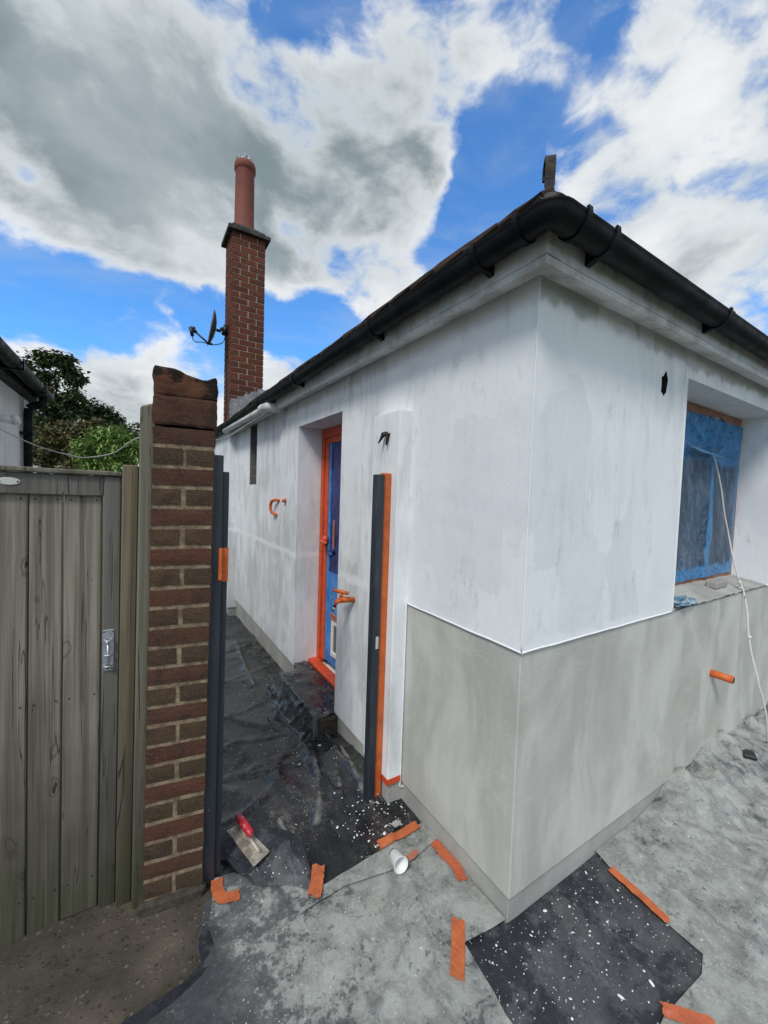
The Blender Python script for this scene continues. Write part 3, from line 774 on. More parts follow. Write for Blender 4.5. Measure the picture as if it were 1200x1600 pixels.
for p in (.105, 1.0, 1.95, 2.9): obj('bracket', bracket(p, 'x'), M['gutter'], G)
obj('union', collar(4.35, 'y', .05), M['gutter'], G)

# roof: hipped, tiles hung in courses
PITCH = R(42); TP = math.tan(PITCH); E0 = .126; ZE = 2.410
bm = B()
def rz(d): return ZE+(d+E0)*TP
hx, hy = 6.9, 9.0
A, Bq, C_, D_ = (-E0+.02, -E0+.02), (hx, -E0+.02), (hx, hy), (-E0+.02, hy)
rid = 3.1
v = [bm.verts.new((*p, ZE-.015)) for p in (A, Bq, C_, D_)]
top = [bm.verts.new((rid, rid, rz(rid)-.015)), bm.verts.new((rid, hy-rid*.6, rz(rid)-.015))]
bm.faces.new((v[0], v[1], top[0])); bm.faces.new((v[1], v[2], top[1], top[0])); bm.faces.new((v[2], v[3], top[1])); bm.faces.new((v[3], v[0], top[0], top[1])); bm.faces.new(v)
ROOF = obj('roof', bm, M['roof_deck'], HOUSE)
# one plain clay tile, its length running up the slope along +Y
tm = B(); nseg = 4
for zt in (0, 1):
    pass
TW, TL, TT = .165, .24, .014
box(tm, -TW/2+.002, TW/2-.002, 0, TL, 0, TT, .003)
for v_ in tm.verts:
    v_.co.z += .008*(v_.co.x > 0)*(v_.co.z > .005)+.006*(v_.co.y < .02)
tile_me = bpy.data.meshes.new('tile'); tm.to_mesh(tile_me); tm.free(); tile_me.materials.append(M['tile'])
GAUGE = .115
tr = random.Random(2)
cs, sn = math.cos(PITCH), math.sin(PITCH)
def tile_pos(side, along, row):
    d = -E0+row*GAUGE*cs
    z = ZE+row*GAUGE*sn+.006
    return ((d, along, z) if side == 'l' else (along, d, z)), d
rest = B()
for side in 'lr':
    rot = (PITCH, 0, -math.pi/2) if side == 'l' else (PITCH, 0, 0)
    for row in range(0, 26):
        k = 0
        while True:
            d0 = -E0+row*GAUGE*cs; along = d0+.02+TW*.5+k*TW+(TW/2 if row % 2 else 0); k += 1
            short = max(.25, min(1, (along-TW/2-d0+.03)/(TL*cs)))
            if along > (6.2 if side == 'l' else 5.5) - row*GAUGE*cs*.3: break
            p, d = tile_pos(side, along, row)
            if side == 'l' and -.13 < d < .40 and 4.55 < along < 5.12: continue
            if row < 4 and (side == 'l' or along < 4.6):
                o = inst('tile', tile_me, ROOF, (p[0], p[1], p[2]+tr.uniform(-.002, .006)+.010*(tr.random() < .07)+(tr.uniform(.004, .013) if side == 'l' and row in (1, 2) and .40 < along < .90 else 0)), (rot[0]+tr.uniform(-.02, .03), tr.uniform(-.02, .02), rot[2]+tr.uniform(-.02, .02)), (1, short, 1))
            else:
                mt = Matrix.Translation(p) @ Matrix.Rotation(rot[2], 4, 'Z') @ Matrix.Rotation(rot[0]+tr.uniform(-.02, .02), 4, 'X')
                box(rest, -TW/2+.002, TW/2-.002, 0, TL*.7*short, 0, TT+.006, mat=mt)
obj('tile_courses', rest, M['tile'], ROOF, kind='stuff')
# bonnet tiles down the hip
hm = B(); pr = []
for yy, s_ in ((0, 1.0), (.26, .8)):
    pr.append([hm.verts.new((.078*s_*math.cos(a), yy, .052*s_*math.sin(a)-.02)) for a in [math.pi*k/8 for k in range(9)]]+
              [hm.verts.new((.062*s_*math.cos(a), yy, .038*s_*math.sin(a)-.02)) for a in [math.pi*(8-k)/8 for k in range(9)]])
for k in range(18): hm.faces.new((pr[0][k], pr[0][(k+1) % 18], pr[1][(k+1) % 18], pr[1][k]))
hm.faces.new(pr[0]); hm.faces.new(pr[1])
hip_me = bpy.data.meshes.new('hip_tile'); bmesh.ops.recalc_face_normals(hm, faces=hm.faces); hm.to_mesh(hip_me); hm.free(); hip_me.materials.append(M['tile'])
ha = math.atan(TP/math.sqrt(2))
for k in range(14):
    d = -E0+.015+k*.13
    inst('hip_tile', hip_me, ROOF, (d+.03, d+.03, rz(d)+.0), (ha, 0, -math.pi/4))
# mortar bedding at the foot of the hip
bm = B(); bmesh.ops.create_icosphere(bm, subdivisions=2, radius=.06, matrix=Matrix.Translation((-.085, -.085, 2.425)) @ Matrix.Diagonal((.9, .9, .60, 1)))
for v_ in bm.verts: v_.co += Vector((1, 1, 1))*.012*noise.noise(v_.co*30)
obj('bedding', bm, M['chim_cap'], ROOF)
# hip iron
bm = B()
ip = smooth_pts([(-.045, -.045, 2.47), (-.062, -.062, 2.50), (-.075, -.075, 2.56), (-.072, -.072, 2.62), (-.074, -.074, 2.675), (-.064, -.064, 2.70), (-.040, -.040, 2.705), (-.028, -.028, 2.685), (-.034, -.034, 2.66)], 5)
side = Vector((1, -1, 0)).normalized()
rw = []
for i, p in enumerate(ip):
    t = (ip[min(i+1, len(ip)-1)]-ip[max(i-1, 0)]).normalized(); nn = t.cross(side).normalized()
    wd = .011 if i < 14 else .0145
    rw.append([bm.verts.new(p+side*wd*s1+nn*.004*s2) for s1, s2 in ((-1, -1), (1, -1), (1, 1), (-1, 1))])
for a, b_ in zip(rw, rw[1:]):
    for k in range(4): bm.faces.new((a[k], a[(k+1) % 4], b_[(k+1) % 4], b_[k]))
bm.faces.new(rw[0]); bm.faces.new(rw[-1])
bmesh.ops.translate(bm, verts=bm.verts, vec=(-.018, -.018, -.118))
obj('hip_iron', bm, M['iron'], ROOF, label='curled rusty iron at the foot of the hip')

# chimney stack with real bricks
CX0, CX1, CY0, CY1 = -.104, .318, 4.64, 5.06
CZ0, CZ1 = 2.33, 4.86
bm = B(); box(bm, CX0+.006, CX1-.006, CY0+.006, CY1-.006, CZ0, CZ1)
CH = obj('chimney', bm, M['mortar_pale'], HOUSE, label='tall red brick chimney stack with terracotta pot')
def brick_mesh(name, l, w, h, material, seed, rough=.0016, bev=.003):
    b = B(); box(b, -l/2, l/2, -w/2, w/2, -h/2, h/2, bev)
    for v_ in b.verts: v_.co += noise.noise_vector(v_.co*40+Vector((seed, seed*2, 0)))*rough
    me = bpy.data.meshes.new(name); b.to_mesh(me); b.free(); me.materials.append(material); return me
ncz = 34; pitch = (CZ1-CZ0)/ncz; bh = pitch-.010
bl, bw = .204, .098
mesh_s = [brick_mesh('brick', bl, bw, bh, M['brick_chim'], s) for s in (1, 5, 9)]
mesh_h = [brick_mesh('brick', bw, bw, bh, M['brick_chim'], s) for s in (2, 6)]
br = random.Random(4)
mp = .0095
for r_ in range(ncz):
    zc_ = CZ0+(r_+.5)*pitch
    fy = CY0+bw/2-.001; by = CY1-bw/2
    lx = CX0+bw/2-.001; rx = CX1-bw/2
    wx = CX1-CX0
    def put(me, x, y, rot): inst('brick', me, CH, (x+br.uniform(-.001, .001), y+br.uniform(-.001, .001), zc_+br.uniform(-.0008, .0008)), (0, 0, rot))
    if r_ % 2 == 0:
        put(br.choice(mesh_s), CX0+bl/2, fy, 0); put(br.choice(mesh_s), CX1-bl/2, fy, 0)
        put(br.choice(mesh_s), lx, (CY0+CY1)/2, math.pi/2); put(mesh_s[0], rx, (CY0+CY1)/2, math.pi/2) if False else None
        put(br.choice(mesh_h), lx, CY1-bw/2, 0)
    else:
        put(br.choice(mesh_h), lx, fy, 0); put(br.choice(mesh_s), (CX0+CX1)/2, fy, 0); put(br.choice(mesh_h), rx, fy, 0)
        put(br.choice(mesh_s), lx, CY0+bw+mp+bl/2, math.pi/2); put(br.choice(mesh_h), lx, CY1-bw/2, 0)
bm = B(); box(bm, CX0-.055, CX1+.055, CY0-.055, CY1+.055, CZ1, CZ1+.05, .006); box(bm, CX0-.005, CX1+.005, CY0-.005, CY1+.005, CZ1+.05, CZ1+.11, .02)
box(bm, CX0+.05, CX1-.05, CY0+.05, CY1-.05, CZ1+.11, CZ1+.15, .02)
obj('cap', bm, M['chim_cap'], CH)
px, py, pz = .085, 4.85, CZ1+.12
bm = B(); lathe(bm, [(.150, pz), (.143, pz+.06), (.126, pz+.12), (.120, pz+.78), (.126, pz+.80), (.136, pz+.81), (.136, pz+.88), (.128, pz+.90), (.104, pz+.905), (.102, pz+.5)], px, py, 28)
POT = obj('chimney_pot', bm, M['terracotta'], CH)
bm = B()
zt = pz+.905
for k in range(10):
    a = 2*math.pi*k/10; a2 = 2*math.pi*(k+1)/10
    p0 = Vector((px+.118*math.cos(a), py+.118*math.sin(a), zt+.005)); p1 = Vector((px+.115*math.cos(a), py+.115*math.sin(a), zt+.04)); p2 = Vector((px, py, zt+.15))
    tube(bm, [p0, p1, p2], .0045, 5)
    q1 = Vector((px+.115*math.cos(a2), py+.115*math.sin(a2), zt+.04)); tube(bm, [p1, q1], .004, 5)
    m0, m1 = p1.lerp(p2, .5), q1.lerp(p2, .5); tube(bm, [m0, m1], .0035, 5)
obj('bird_guard', bm, M['steel'], CH)
# stepped lead flashing on the near face
bm = B()
steps = 5
for k in range(steps):
    xa = CX0+.0+k*.085; xb = xa+.10
    zl = rz(xa)-.05; zh = rz(xa)+.20
    zt_ = 2.735+(xa-CX0)*.50
    pts = [(xa-.002, zl), (xb+.01, rz(xb)-.05), (xb+.012, zt_), (xa+.014, zt_), (xa-.004, zt_-.045)]
    yy = CY0-.004-.0018*k
    a = [bm.verts.new((x, yy, z)) for x, z in pts]; b_ = [bm.verts.new((x, yy+.0015, z)) for x, z in pts]
    bm.faces.new(a); bm.faces.new(b_)
    for i in range(5): bm.faces.new((a[i], a[(i+1) % 5], b_[(i+1) % 5], b_[i]))
obj('flashing', bm, M['lead'], CH)

# ------------------------------------------------------------------ fixtures on the house
bm = B()
tube(bm, [(-.155, 2.70, 2.285), (-.155, 3.4, 2.29), (-.155, 4.66, 2.305)], .030, 12)
p = obj('waste_pipe', bm, M['eaves'], smooth=True, label='white painted waste pipe elbow under gutter of side wall', cat='pipe')
bm = B(); tube(bm, smooth_pts([(-.155, 2.80, 2.287), (-.155, 2.72, 2.285), (-.148, 2.672, 2.285), (-.115, 2.655, 2.285), (.02, 2.652, 2.282)], 5), .042, 14)
tube(bm, [(-.155, 2.845, 2.287), (-.155, 2.80, 2.287)], .046, 14)
obj('elbow', bm, M['eaves'], p, smooth=True)

bm = B()
tube(bm, [(0, 1.225, .903), (-.055, 1.235, .905), (-.09, 1.245, .908)], [.015, .017, .02], 10)
tube(bm, [(-.085, 1.243, .908), (-.115, 1.25, .895), (-.125, 1.255, .865)], [.017, .017, .013], 10)
tap = obj('tap', bm, M['tape'], smooth=True, label='outdoor tap wrapped in orange tape on white side wall', cat='tap')
bm = B(); tube(bm, [(-.085, 1.243, .91), (-.088, 1.245, .95)], .012, 8); tube(bm, [(-.062, 1.205, .952), (-.09, 1.25, .954), (-.112, 1.295, .957)], [.011, .013, .010], 8)
obj('handle', bm, M['tape'], tap, smooth=True)
bm = B(); tube(bm, [(-.125, 1.255, .866), (-.126, 1.256, .842)], .011, 8); obj('nozzle', bm, M['steel'], tap, smooth=True)

bm = B(); tube(bm, smooth_pts([(.0, 2.74, 1.46), (-.035, 2.80, 1.462), (-.05, 2.86, 1.44), (-.052, 2.88, 1.39), (-.045, 2.86, 1.345), (-.01, 2.80, 1.32)], 5), .014, 8)
obj('pipe_loop', bm, M['tape'], smooth=True, label='hook shaped pipe loop in orange tape on side wall', cat='pipe')
bm = B(); tube(bm, [(.0, 2.563, 1.466), (-.03, 2.563, 1.466)], .016, 8); tube(bm, [(-.022, 2.55, 1.466), (-.024, 2.60, 1.458)], .012, 6)
obj('pipe_end', bm, M['tape'], smooth=True, label='small orange taped pipe end beside the hook shaped loop', cat='pipe')
bm = B(); tube(bm, [(1.672, .02, .585), (1.675, -.045, .585), (1.682, -.10, .582)], .021, 14)
op = obj('overflow_pipe', bm, M['tape'], smooth=True, label='orange taped pipe stub poking out of grey front wall', cat='pipe')
bm = B(); tube(bm, [(1.6823, -.1003, .582), (1.6825, -.102, .582)], .0165, 14); obj('bore', bm, M['dark'], op)

# satellite dish on the chimney flank
DS = empty('satellite_dish', (CX0, 4.86, 3.55), 'dark satellite dish on arm fixed to brick chimney', 'satellite dish')
axis = Vector((-.97, .06, .15)).normalized(); ctr = Vector((-.30, 4.88, 3.66))
q = axis.to_track_quat('Z', 'Y').to_matrix().to_4x4(); mt = Matrix.Translation(ctr) @ q
bm = B()
lathe(bm, [(.002, -.045), (.09, -.037), (.17, -.014), (.225, .012), (.232, .012), (.228, .002), (.17, -.026), (.09, -.048), (.002, -.056)], 0, 0, 28, mat=mt)
obj('reflector', bm, M['dish'], DS)
bm = B(); lowp = mt @ Vector((0, -.215, -.02)); 
lnb = Vector((-.545, 4.90, 3.585))
dn = Vector((-.335, 4.885, 3.455))
tube(bm, [dn+Vector((.05, 0, .0)), dn, lnb+Vector((.05, 0, -.01))], .013, 8); obj('arm', bm, M['black'], DS)
bm = B(); tube(bm, [lnb+Vector((.06, 0, -.02)), lnb+Vector((.03, 0, .02))], .022, 8); tube(bm, [lnb+Vector((-.0, 0, .025)), lnb+Vector((.05, 0, .02))], .026, 8); tube(bm, [lnb+Vector((.0, 0, .03)), lnb+Vector((.02, 0, -.075))], [.028, .020], 8)
obj('receiver', bm, M['black'], DS)
bm = B(); tube(bm, smooth_pts([lnb+Vector((.02, 0, -.075)), lnb+Vector((.03, 0, -.12)), lnb+Vector((.07, 0, -.14)), dn+Vector((-.07, 0, .0)), dn+Vector((.04, 0, -.01)), (-.16, 4.87, 3.50), (-.115, 4.87, 3.62), (-.112, 4.86, 3.0), (-.112, 4.86, 2.5)], 6), .006, 6)
obj('lead_cable', bm, M['black'], DS)
bm = B(); box(bm, CX0-.012, CX0, 4.80, 4.92, 3.62, 3.74, .002); tube(bm, [(CX0-.01, 4.86, 3.68), (CX0-.07, 4.865, 3.68), (CX0-.10, 4.87, 3.64), ctr+axis*-.06], .02, 10)
tube(bm, [(CX0-.02, 4.86, 3.73), (CX0-.05, 4.86, 3.60)], .03, 10)
obj('bracket', bm, M['black'], DS)

# cord that hangs from the window
bm = B()
rope = smooth_pts([(1.992, .168, 1.865), (2.03, .145, 1.74), (2.075, .125, 1.55), (2.13, .10, 1.33), (2.10, .035, 1.105), (2.055, -.022, .98), (2.02, -.052, .83), (2.0, -.085, .66), (1.99, -.13, .50), (2.04, -.16, .30), (2.14, -.15, .12), (2.3, -.12, .085)], 8)
for p_ in rope: p_ += Vector((.004*noise.noise(p_*12), .003*noise.noise(p_*15+Vector((4, 0, 0))), 0))
tube(bm, rope, .005, 7)
for p_ in ((2.088, .02, 1.07), (2.01, -.066, .76)):
    bmesh.ops.create_icosphere(bm, subdivisions=2, radius=.012, matrix=Matrix.Translation(p_))
tube(bm, [(2.088, .02, 1.07), (2.075, .0, 1.03), (2.055, .01, 1.04)], .006, 6)
obj('cord', bm, M['cord'], smooth=True, label='knotted white cord hanging from the blue window film', cat='cord')
# things left on the sill
bm = B()
def crumple(bm, c, sx, sy, sz, seed, sub=3):
    r = bmesh.ops.create_icosphere(bm, subdivisions=sub, radius=1.0)
    for v_ in r['verts']:
        d = v_.co.normalized(); k = 1+.55*noise.noise(d*2.3+Vector((seed, 0, 0)))+.3*noise.noise(d*6+Vector((0, seed, 0)))
        v_.co = Vector((c[0]+d.x*sx*k, c[1]+d.y*sy*k, max(c[2]-sz*.3, c[2]+d.z*sz*k)))
crumple(bm, (1.27, .02, ZG+.022), .13, .05, .022, 3)
obj('crumpled_film', bm, mat('pale_blue_film', (.16, .30, .40), .25, fn=lambda n, t, b: L(t, n.mix(n.ramp(n.noise(objco(n), 30, 5, .6, 1), .4, .65), (.05, .14, .24), (.36, .47, .52)), b.inputs['Base Color'])), label='crumpled scrap of blue film on window sill corner', cat='plastic scrap')
bm = B(); box(bm, 1.86, 2.03, .06, .12, ZG+.02, ZG+.062, .006); obj('mortar_block', bm, M['block'], label='small grey block lying on the window sill', cat='block')

# ------------------------------------------------------------------ gate posts of the side passage
def gate_post(x0, x1, y0, y1, z0, z1, name, label):
    e = empty(name, ((x0+x1)/2, (y0+y1)/2, z0), label, 'gate post', 'anthracite metal gate posts'); return e
PR = gate_post(-.168, -.088, .722, .77, -.02, 1.645, 'gate_post', 'dark metal gate post with orange tape against white buttress')
bm = B(); box(bm, -.168, -.128, .722, .772, -.03, 1.643, .003); obj('profile', bm, M['anthracite'], PR)
bm = B(); box(bm, -.127, -.084, .734, .775, -.03, 1.652, .003); obj('tape', bm, M['tape'], PR, label='orange tape covering the wall side of post')
bm = B(); box(bm, -.152, -.136, .7205, .7225, .80, .86, .001); box(bm, -.148, -.140, .7200, .7205, .81, .85); obj('striker', bm, M['plate'], PR)
PL = gate_post(-.90, -.84, .69, .77, -.02, 1.68, 'gate_post', 'dark metal gate post with orange patch behind brick pier')
bm = B(); box(bm, -.925, -.866, .698, .745, -.03, 1.675, .003); obj('profile', bm, M['anthracite'], PL)
bm = B(); box(bm, -.8655, -.842, .712, .772, -.03, 1.615, .003); obj('rebate', bm, M['anthracite'], PL)
bm = B()
vv = [(-.8785, .6935, 1.203), (-.8395, .7095, 1.19), (-.839, .7095, 1.325), (-.8785, .6935, 1.325)]
box(bm, -.8775, -.865, .692, .6945, 1.205, 1.327, .001); box(bm, -.865, -.8405, .7085, .7115, 1.195, 1.325, .001); box(bm, -.8415, -.8395, .7115, .772, 1.195, 1.325)
obj('tape', bm, M['tape'], PL)
PL.rotation_euler.y = .007; PL.location.x -= .004

# ------------------------------------------------------------------ brick pier
PA = R(-9); PW = .203
P0 = Vector((-1.109, .712, 0))
PM = Matrix.Translation(P0+Vector((-.006, 0, 0))) @ Matrix.Rotation(.0135, 4, 'Y') @ Matrix.Rotation(PA, 4, 'Z')
PIER = empty('brick_pier', P0, 'weathered narrow brick gate pier with broken top beside timber posts', 'brick pier')
bm = B(); box(bm, .005, PW-.005, .005, .20, .03, 1.76, mat=PM); obj('mortar', bm, M['mortar'], PIER)
bm = B(); box(bm, -.012, PW+.01, -.014, .21, -.03, .042, .012, mat=PM)
for v_ in bm.verts: v_.co += noise.noise_vector(v_.co*25)*.006
obj('footing', bm, M['footing'], PIER)
hpitch = .0719; hb = .0605
def rough_brick(l, w, h, material, seed):
    b = B(); box(b, -l/2, l/2, -w/2, w/2, -h/2, h/2)
    bmesh.ops.subdivide_edges(b, edges=[e for e in b.edges], cuts=2, use_grid_fill=True)
    for v_ in b.verts:
        c = v_.co
        e = (abs(c.x) > l/2-.001)+(abs(c.y) > w/2-.001)+(abs(c.z) > h/2-.001)
        if e >= 2: v_.co -= Vector((math.copysign(1, c.x)*(abs(c.x) > l/2-.001), math.copysign(1, c.y)*(abs(c.y) > w/2-.001), math.copysign(1, c.z)*(abs(c.z) > h/2-.001)))*.0022
        v_.co += noise.noise_vector(v_.co*45+Vector((seed*3.1, seed, 0)))*.0019
    me = bpy.data.meshes.new('brick'); b.to_mesh(me); b.free(); me.materials.append(material); return me
st_m = [rough_brick(PW, .097, hb, M[c], s) for c, s in (('brick_red', 1), ('brick_red', 2), ('brick_mix', 3), ('brick_red', 4), ('brick_mix', 11))]
hd_m = [rough_brick(.0955, .203, hb, M['brick_brown'], s) for s in (5, 6, 7, 8)]
pr_ = random.Random(9)
for k in range(24):
    zc_ = .043+hpitch*(k+.5)
    def putp(me, x, y):
        lp = PM @ Vector((x+pr_.uniform(-.002, .002), y+pr_.uniform(-.0015, .0015), zc_))
        inst('brick', me, PIER, lp, (pr_.uniform(-.012, .012), pr_.uniform(-.008, .008), PA+pr_.uniform(-.012, .012)))
    if k % 2: putp(pr_.choice(st_m), PW/2, .0485); putp(pr_.choice(st_m), PW/2, .152)
    else: putp(pr_.choice(hd_m), .048, .1015); putp(pr_.choice(hd_m), PW-.048, .1015)
# two bigger weathered units on top, the uppermost broken
def top_unit(z0, z1, wide, seed, broken):
    b = B(); box(b, -wide/2, wide/2, -.10, .10, z0, z1)
    bmesh.ops.subdivide_edges(b, edges=[e for e in b.edges], cuts=11, use_grid_fill=True)
    for v_ in b.verts:
        c = v_.co; hgt = (c.z-z0)/(z1-z0)
        e = (abs(c.x) > wide/2-.001)+(abs(c.y) > .099)+(c.z > z1-.001 or c.z < z0+.001)
        if e >= 2: v_.co -= Vector((math.copysign(.004, c.x)*(abs(c.x) > wide/2-.001), math.copysign(.004, c.y)*(abs(c.y) > .099), -.0*(1 if c.z > z1-.001 else -1 if c.z < z0+.001 else 0)))
        v_.co += noise.noise_vector(v_.co*26+Vector((seed*4.3, 0, 0)))*(.005 if broken else .003)+noise.noise_vector(v_.co*70)*.0018
        if broken:
            # frost has spalled a trough across the crown
            u = c.x/wide+.5
            v_.co.z -= hgt*(.016*sstep(u, .25, .55)+.010*sstep(u, .5, .75)*(1-sstep(u, .8, .95))-.006*sstep(u, .85, 1))
    for v_ in b.verts: v_.co = PM @ (v_.co+Vector((PW/2, .10, 0)))
    return b
obj('brick', top_unit(1.770, 1.870, PW+.004, 2, False), M['brick_burnt'], PIER)
def f_crown(n, t, b):
    co = objco(n)
    col = n.mix(n.ramp(n.noise(co, 12, 5, .6), .4, .65), (.115, .05, .03), (.075, .036, .023))
    col = n.mix(n.ramp(n.noise(n.mapping(co, loc=(.31, .2, .7)), 8.5, 4, .55), .47, .53, 0, .93), col, (.018, .014, .012))
    L(t, col, b.inputs['Base Color']); bump(n, t, b, n.noise(co, 70, 5, .7), .8, .006)
obj('brick', top_unit(1.8705, 1.968, PW+.002, 5, True), mat('broken_brick', rough=.95, spec=.15, fn=f_crown), PIER, label='broken topmost brick with blackened patches')

# ------------------------------------------------------------------ timber posts and gate
bm = B(); box(bm, -1.146, -1.072, .752, .845, -.02, 1.848, .006)
for v_ in bm.verts:
    if v_.co.z > 1.8: v_.co.z += .012*(v_.co.x+1.1)/.03
obj('timber_post', bm, M['wood_green'], label='tall mossy grey timber post hugging the brick pier', cat='post', group='timber gate posts').rotation_euler.y = .011
bm = B(); box(bm, -1.196, -1.146, .792, .86, -.02, 1.624, .004)
obj('timber_post', bm, M['wood_brown'], label='short brown timber post between gate and taller post', cat='post', group='timber gate posts').rotation_euler.y = .011
GATE = empty('garden_gate', (-1.56, .84, 0), 'weathered grey boarded timber gate with bolt and oval plaque', 'gate')
ed = [-1.234, -1.345, -1.4365, -1.535, -1.63, -1.725, -1.82, -1.91]
for i, (a, b_) in enumerate(zip(ed, ed[1:])):
    bm = B(); box(bm, b_+.0022, a-.0022, .838+.002*(i % 2), .858, -.005-.004*(i % 3), 1.52, .0035)
    for v_ in bm.verts: v_.co.x += .0012*noise.noise((v_.co.z*3, i*4, 0))
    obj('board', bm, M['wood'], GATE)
bm = B(); box(bm, -1.95, -1.233, .822, .848, 1.513, 1.584, .003); obj('top_rail', bm, M['wood_frame'], GATE)
bm = B(); box(bm, -1.232, -1.180, .820, .858, -.012, 1.584, .004); obj('stile', bm, M['wood_frame'], GATE)
bm = B(); box(bm, -1.95, -1.911, .822, .858, -.012, 1.512, .004); obj('stile', bm, M['wood_frame'], GATE)
bm = B(); box(bm, -1.96, -1.179, .808, .868, 1.585, 1.602, .004)
bmesh.ops.subdivide_edges(bm, edges=[e for e in bm.edges if abs(e.verts[0].co.x-e.verts[1].co.x) > .3], cuts=30)
for v_ in bm.verts: v_.co.z += .004*noise.noise((v_.co.x*14, v_.co.y*20, 0))+.004*max(0, noise.noise((v_.co.x*6, 2, 3)))
obj('capping', bm, M['wood_green'], GATE)
bm = B()
pv = [(-1.481+.028*math.cos(a), 1.553+.0125*math.sin(a)) for a in [2*math.pi*k/28 for k in range(28)]]
f0 = [bm.verts.new((x, .8205, z)) for x, z in pv]; f1 = [bm.verts.new((x, .8235, z)) for x, z in pv]; fr = [bm.verts.new((-1.481+(x+1.481)*.92, .8190, 1.553+(z-1.553)*.86)) for x, z in pv]
for k in range(28):
    bm.faces.new((f0[k], f0[(k+1) % 28], f1[(k+1) % 28], f1[k])); bm.faces.new((f0[k], f0[(k+1) % 28], fr[(k+1) % 28], fr[k]))
bm.faces.new(fr)
pq = obj('plaque', bm, M['plate'], GATE, label='blank pale oval metal plaque')
for sx in (-1.503, -1.459):
    bm = B(); tube(bm, [(sx, .8195, 1.553), (sx, .818, 1.553)], .0028, 8); obj('screw', bm, M['iron'], pq)
bm = B()
for a, b_ in zip(ed[:4], ed[1:5]):
    for fx in (.18, .82):
        for zz in (1.498, .80, .12):
            x = a+(b_-a)*fx; tube(bm, [(x, .8385, zz), (x, .8362, zz)], .0028, 6)
obj('nails', bm, M['iron'], GATE, kind='stuff')
GATE.rotation_euler.y = .010; GATE.location.x -= .016
# bolt
bm = B(); box(bm, -1.231, -1.196, .8165, .8195, .885, 1.035, .001); bp = obj('bolt', bm, M['steel'], GATE, label='galvanised gate bolt on its back plate')
bm = B(); tube(bm, [(-1.2135, .810, .895), (-1.2135, .810, .985)], .0042, 8); tube(bm, [(-1.2135, .812, .985), (-1.2135, .800, .992), (-1.219, .797, .996)], .0045, 8); obj('rod', bm, M['steel'], bp, smooth=True)
for zz in (.905, .945, .998):
    bm = B(); tube(bm, smooth_pts([(-1.225, .8165, zz), (-1.2215, .806, zz), (-1.2135, .803, zz), (-1.2055, .806, zz), (-1.202, .8165, zz)], 4), .0035, 6); obj('staple', bm, M['steel'], bp, smooth=True)
bm = B()
for sx in (-1.2265, -1.2005):
    for zz in (.892, 1.028): tube(bm, [(sx, .8165, zz), (sx, .8152, zz)], .0026, 7)
obj('screws', bm, M['iron'], bp)

# ------------------------------------------------------------------ polythene on the ground
def sheet(poly, step, hfun, off, thick=0):
    """a polygon cut into a fine grid and laid on the ground"""
    b = B(); b.faces.new([b.verts.new((x, y, 0)) for x, y in poly]); b.normal_update(); bmesh.ops.triangulate(b, faces=b.faces[:], ngon_method='EAR_CLIP')
    xs_ = [p[0] for p in poly]; ys_ = [p[1] for p in poly]
    for lo_, hi_, ax in ((min(xs_), max(xs_), 0), (min(ys_), max(ys_), 1)):
        k = lo_+step
        while k < hi_:
            co = Vector((k, 0, 0)) if ax == 0 else Vector((0, k, 0)); no = Vector((1, 0, 0)) if ax == 0 else Vector((0, 1, 0))
            bmesh.ops.bisect_plane(b, geom=b.verts[:]+b.edges[:]+b.faces[:], plane_co=co, plane_no=no); k += step
    bmesh.ops.triangulate(b, faces=[f for f in b.faces if len(f.verts) > 4])
    for v_ in b.verts:
        x, y = v_.co.x, v_.co.y; v_.co.z = gz(x, y)+off+hfun(x, y)
    return b
def ridge(x, y, s, seed, ang=0.0, st=3.0):
    c, q = math.cos(ang), math.sin(ang)
    u, w = (x*c+y*q)*s, (-x*q+y*c)*s/st
    nv = noise.noise((u+.6*noise.noise((u*.7, w*.9, seed+3)), w, seed))
    return max(0, 1-abs(nv)*5.0)**2
FOLDS = [([(-.20, 1.42), (-.23, 1.25), (-.30, 1.03), (-.37, .84), (-.43, .74)], .020, .016), ([(-.13, 1.40), (-.15, 1.16), (-.20, .98), (-.27, .82)], .018, .014), ([(-.06, 1.36), (-.08, 1.1), (-.13, .92), (-.15, .70)], .024, .016),
         ([(-.93, 1.62), (-.6, 1.66), (-.26, 1.60)], .012, .012), ([(-.93, 1.28), (-.62, 1.34), (-.24, 1.42)], .014, .013), ([(-.93, 2.05), (-.6, 2.0), (-.28, 2.12)], .013, .015), ([(-.9, 2.7), (-.5, 2.6), (-.1, 2.75)], .014, .018),
         ([(-.92, 1.0), (-.70, 1.02), (-.52, 1.12), (-.42, 1.36)], .012, .012), ([(-.9, 3.3), (-.5, 3.25), (-.1, 3.4)], .015, .02), ([(-.30, 2.4), (-.26, 3.0), (-.20, 3.6)], .016, .016), ([(-.62, .62), (-.56, .80), (-.60, .98)], .014, .012)]
FOLDS = [(smooth_pts([(a, b_, 0) for a, b_ in pl], 6), h_, w_) for pl, h_, w_ in FOLDS]
def h_folds(x, y, F=None):
    best = 0
    for pl, h_, w_ in (F or FOLDS):
        for p_, q_ in zip(pl, pl[1:]):
            if min(p_.y, q_.y)-.08 > y or max(p_.y, q_.y)+.08 < y: continue
            d = q_-p_; t = max(0, min(1, ((x-p_.x)*d.x+(y-p_.y)*d.y)/(d.x*d.x+d.y*d.y)))
            dd = math.hypot(x-p_.x-t*d.x, y-p_.y-t*d.y)
            best = max(best, h_*math.exp(-dd/w_))
    return best
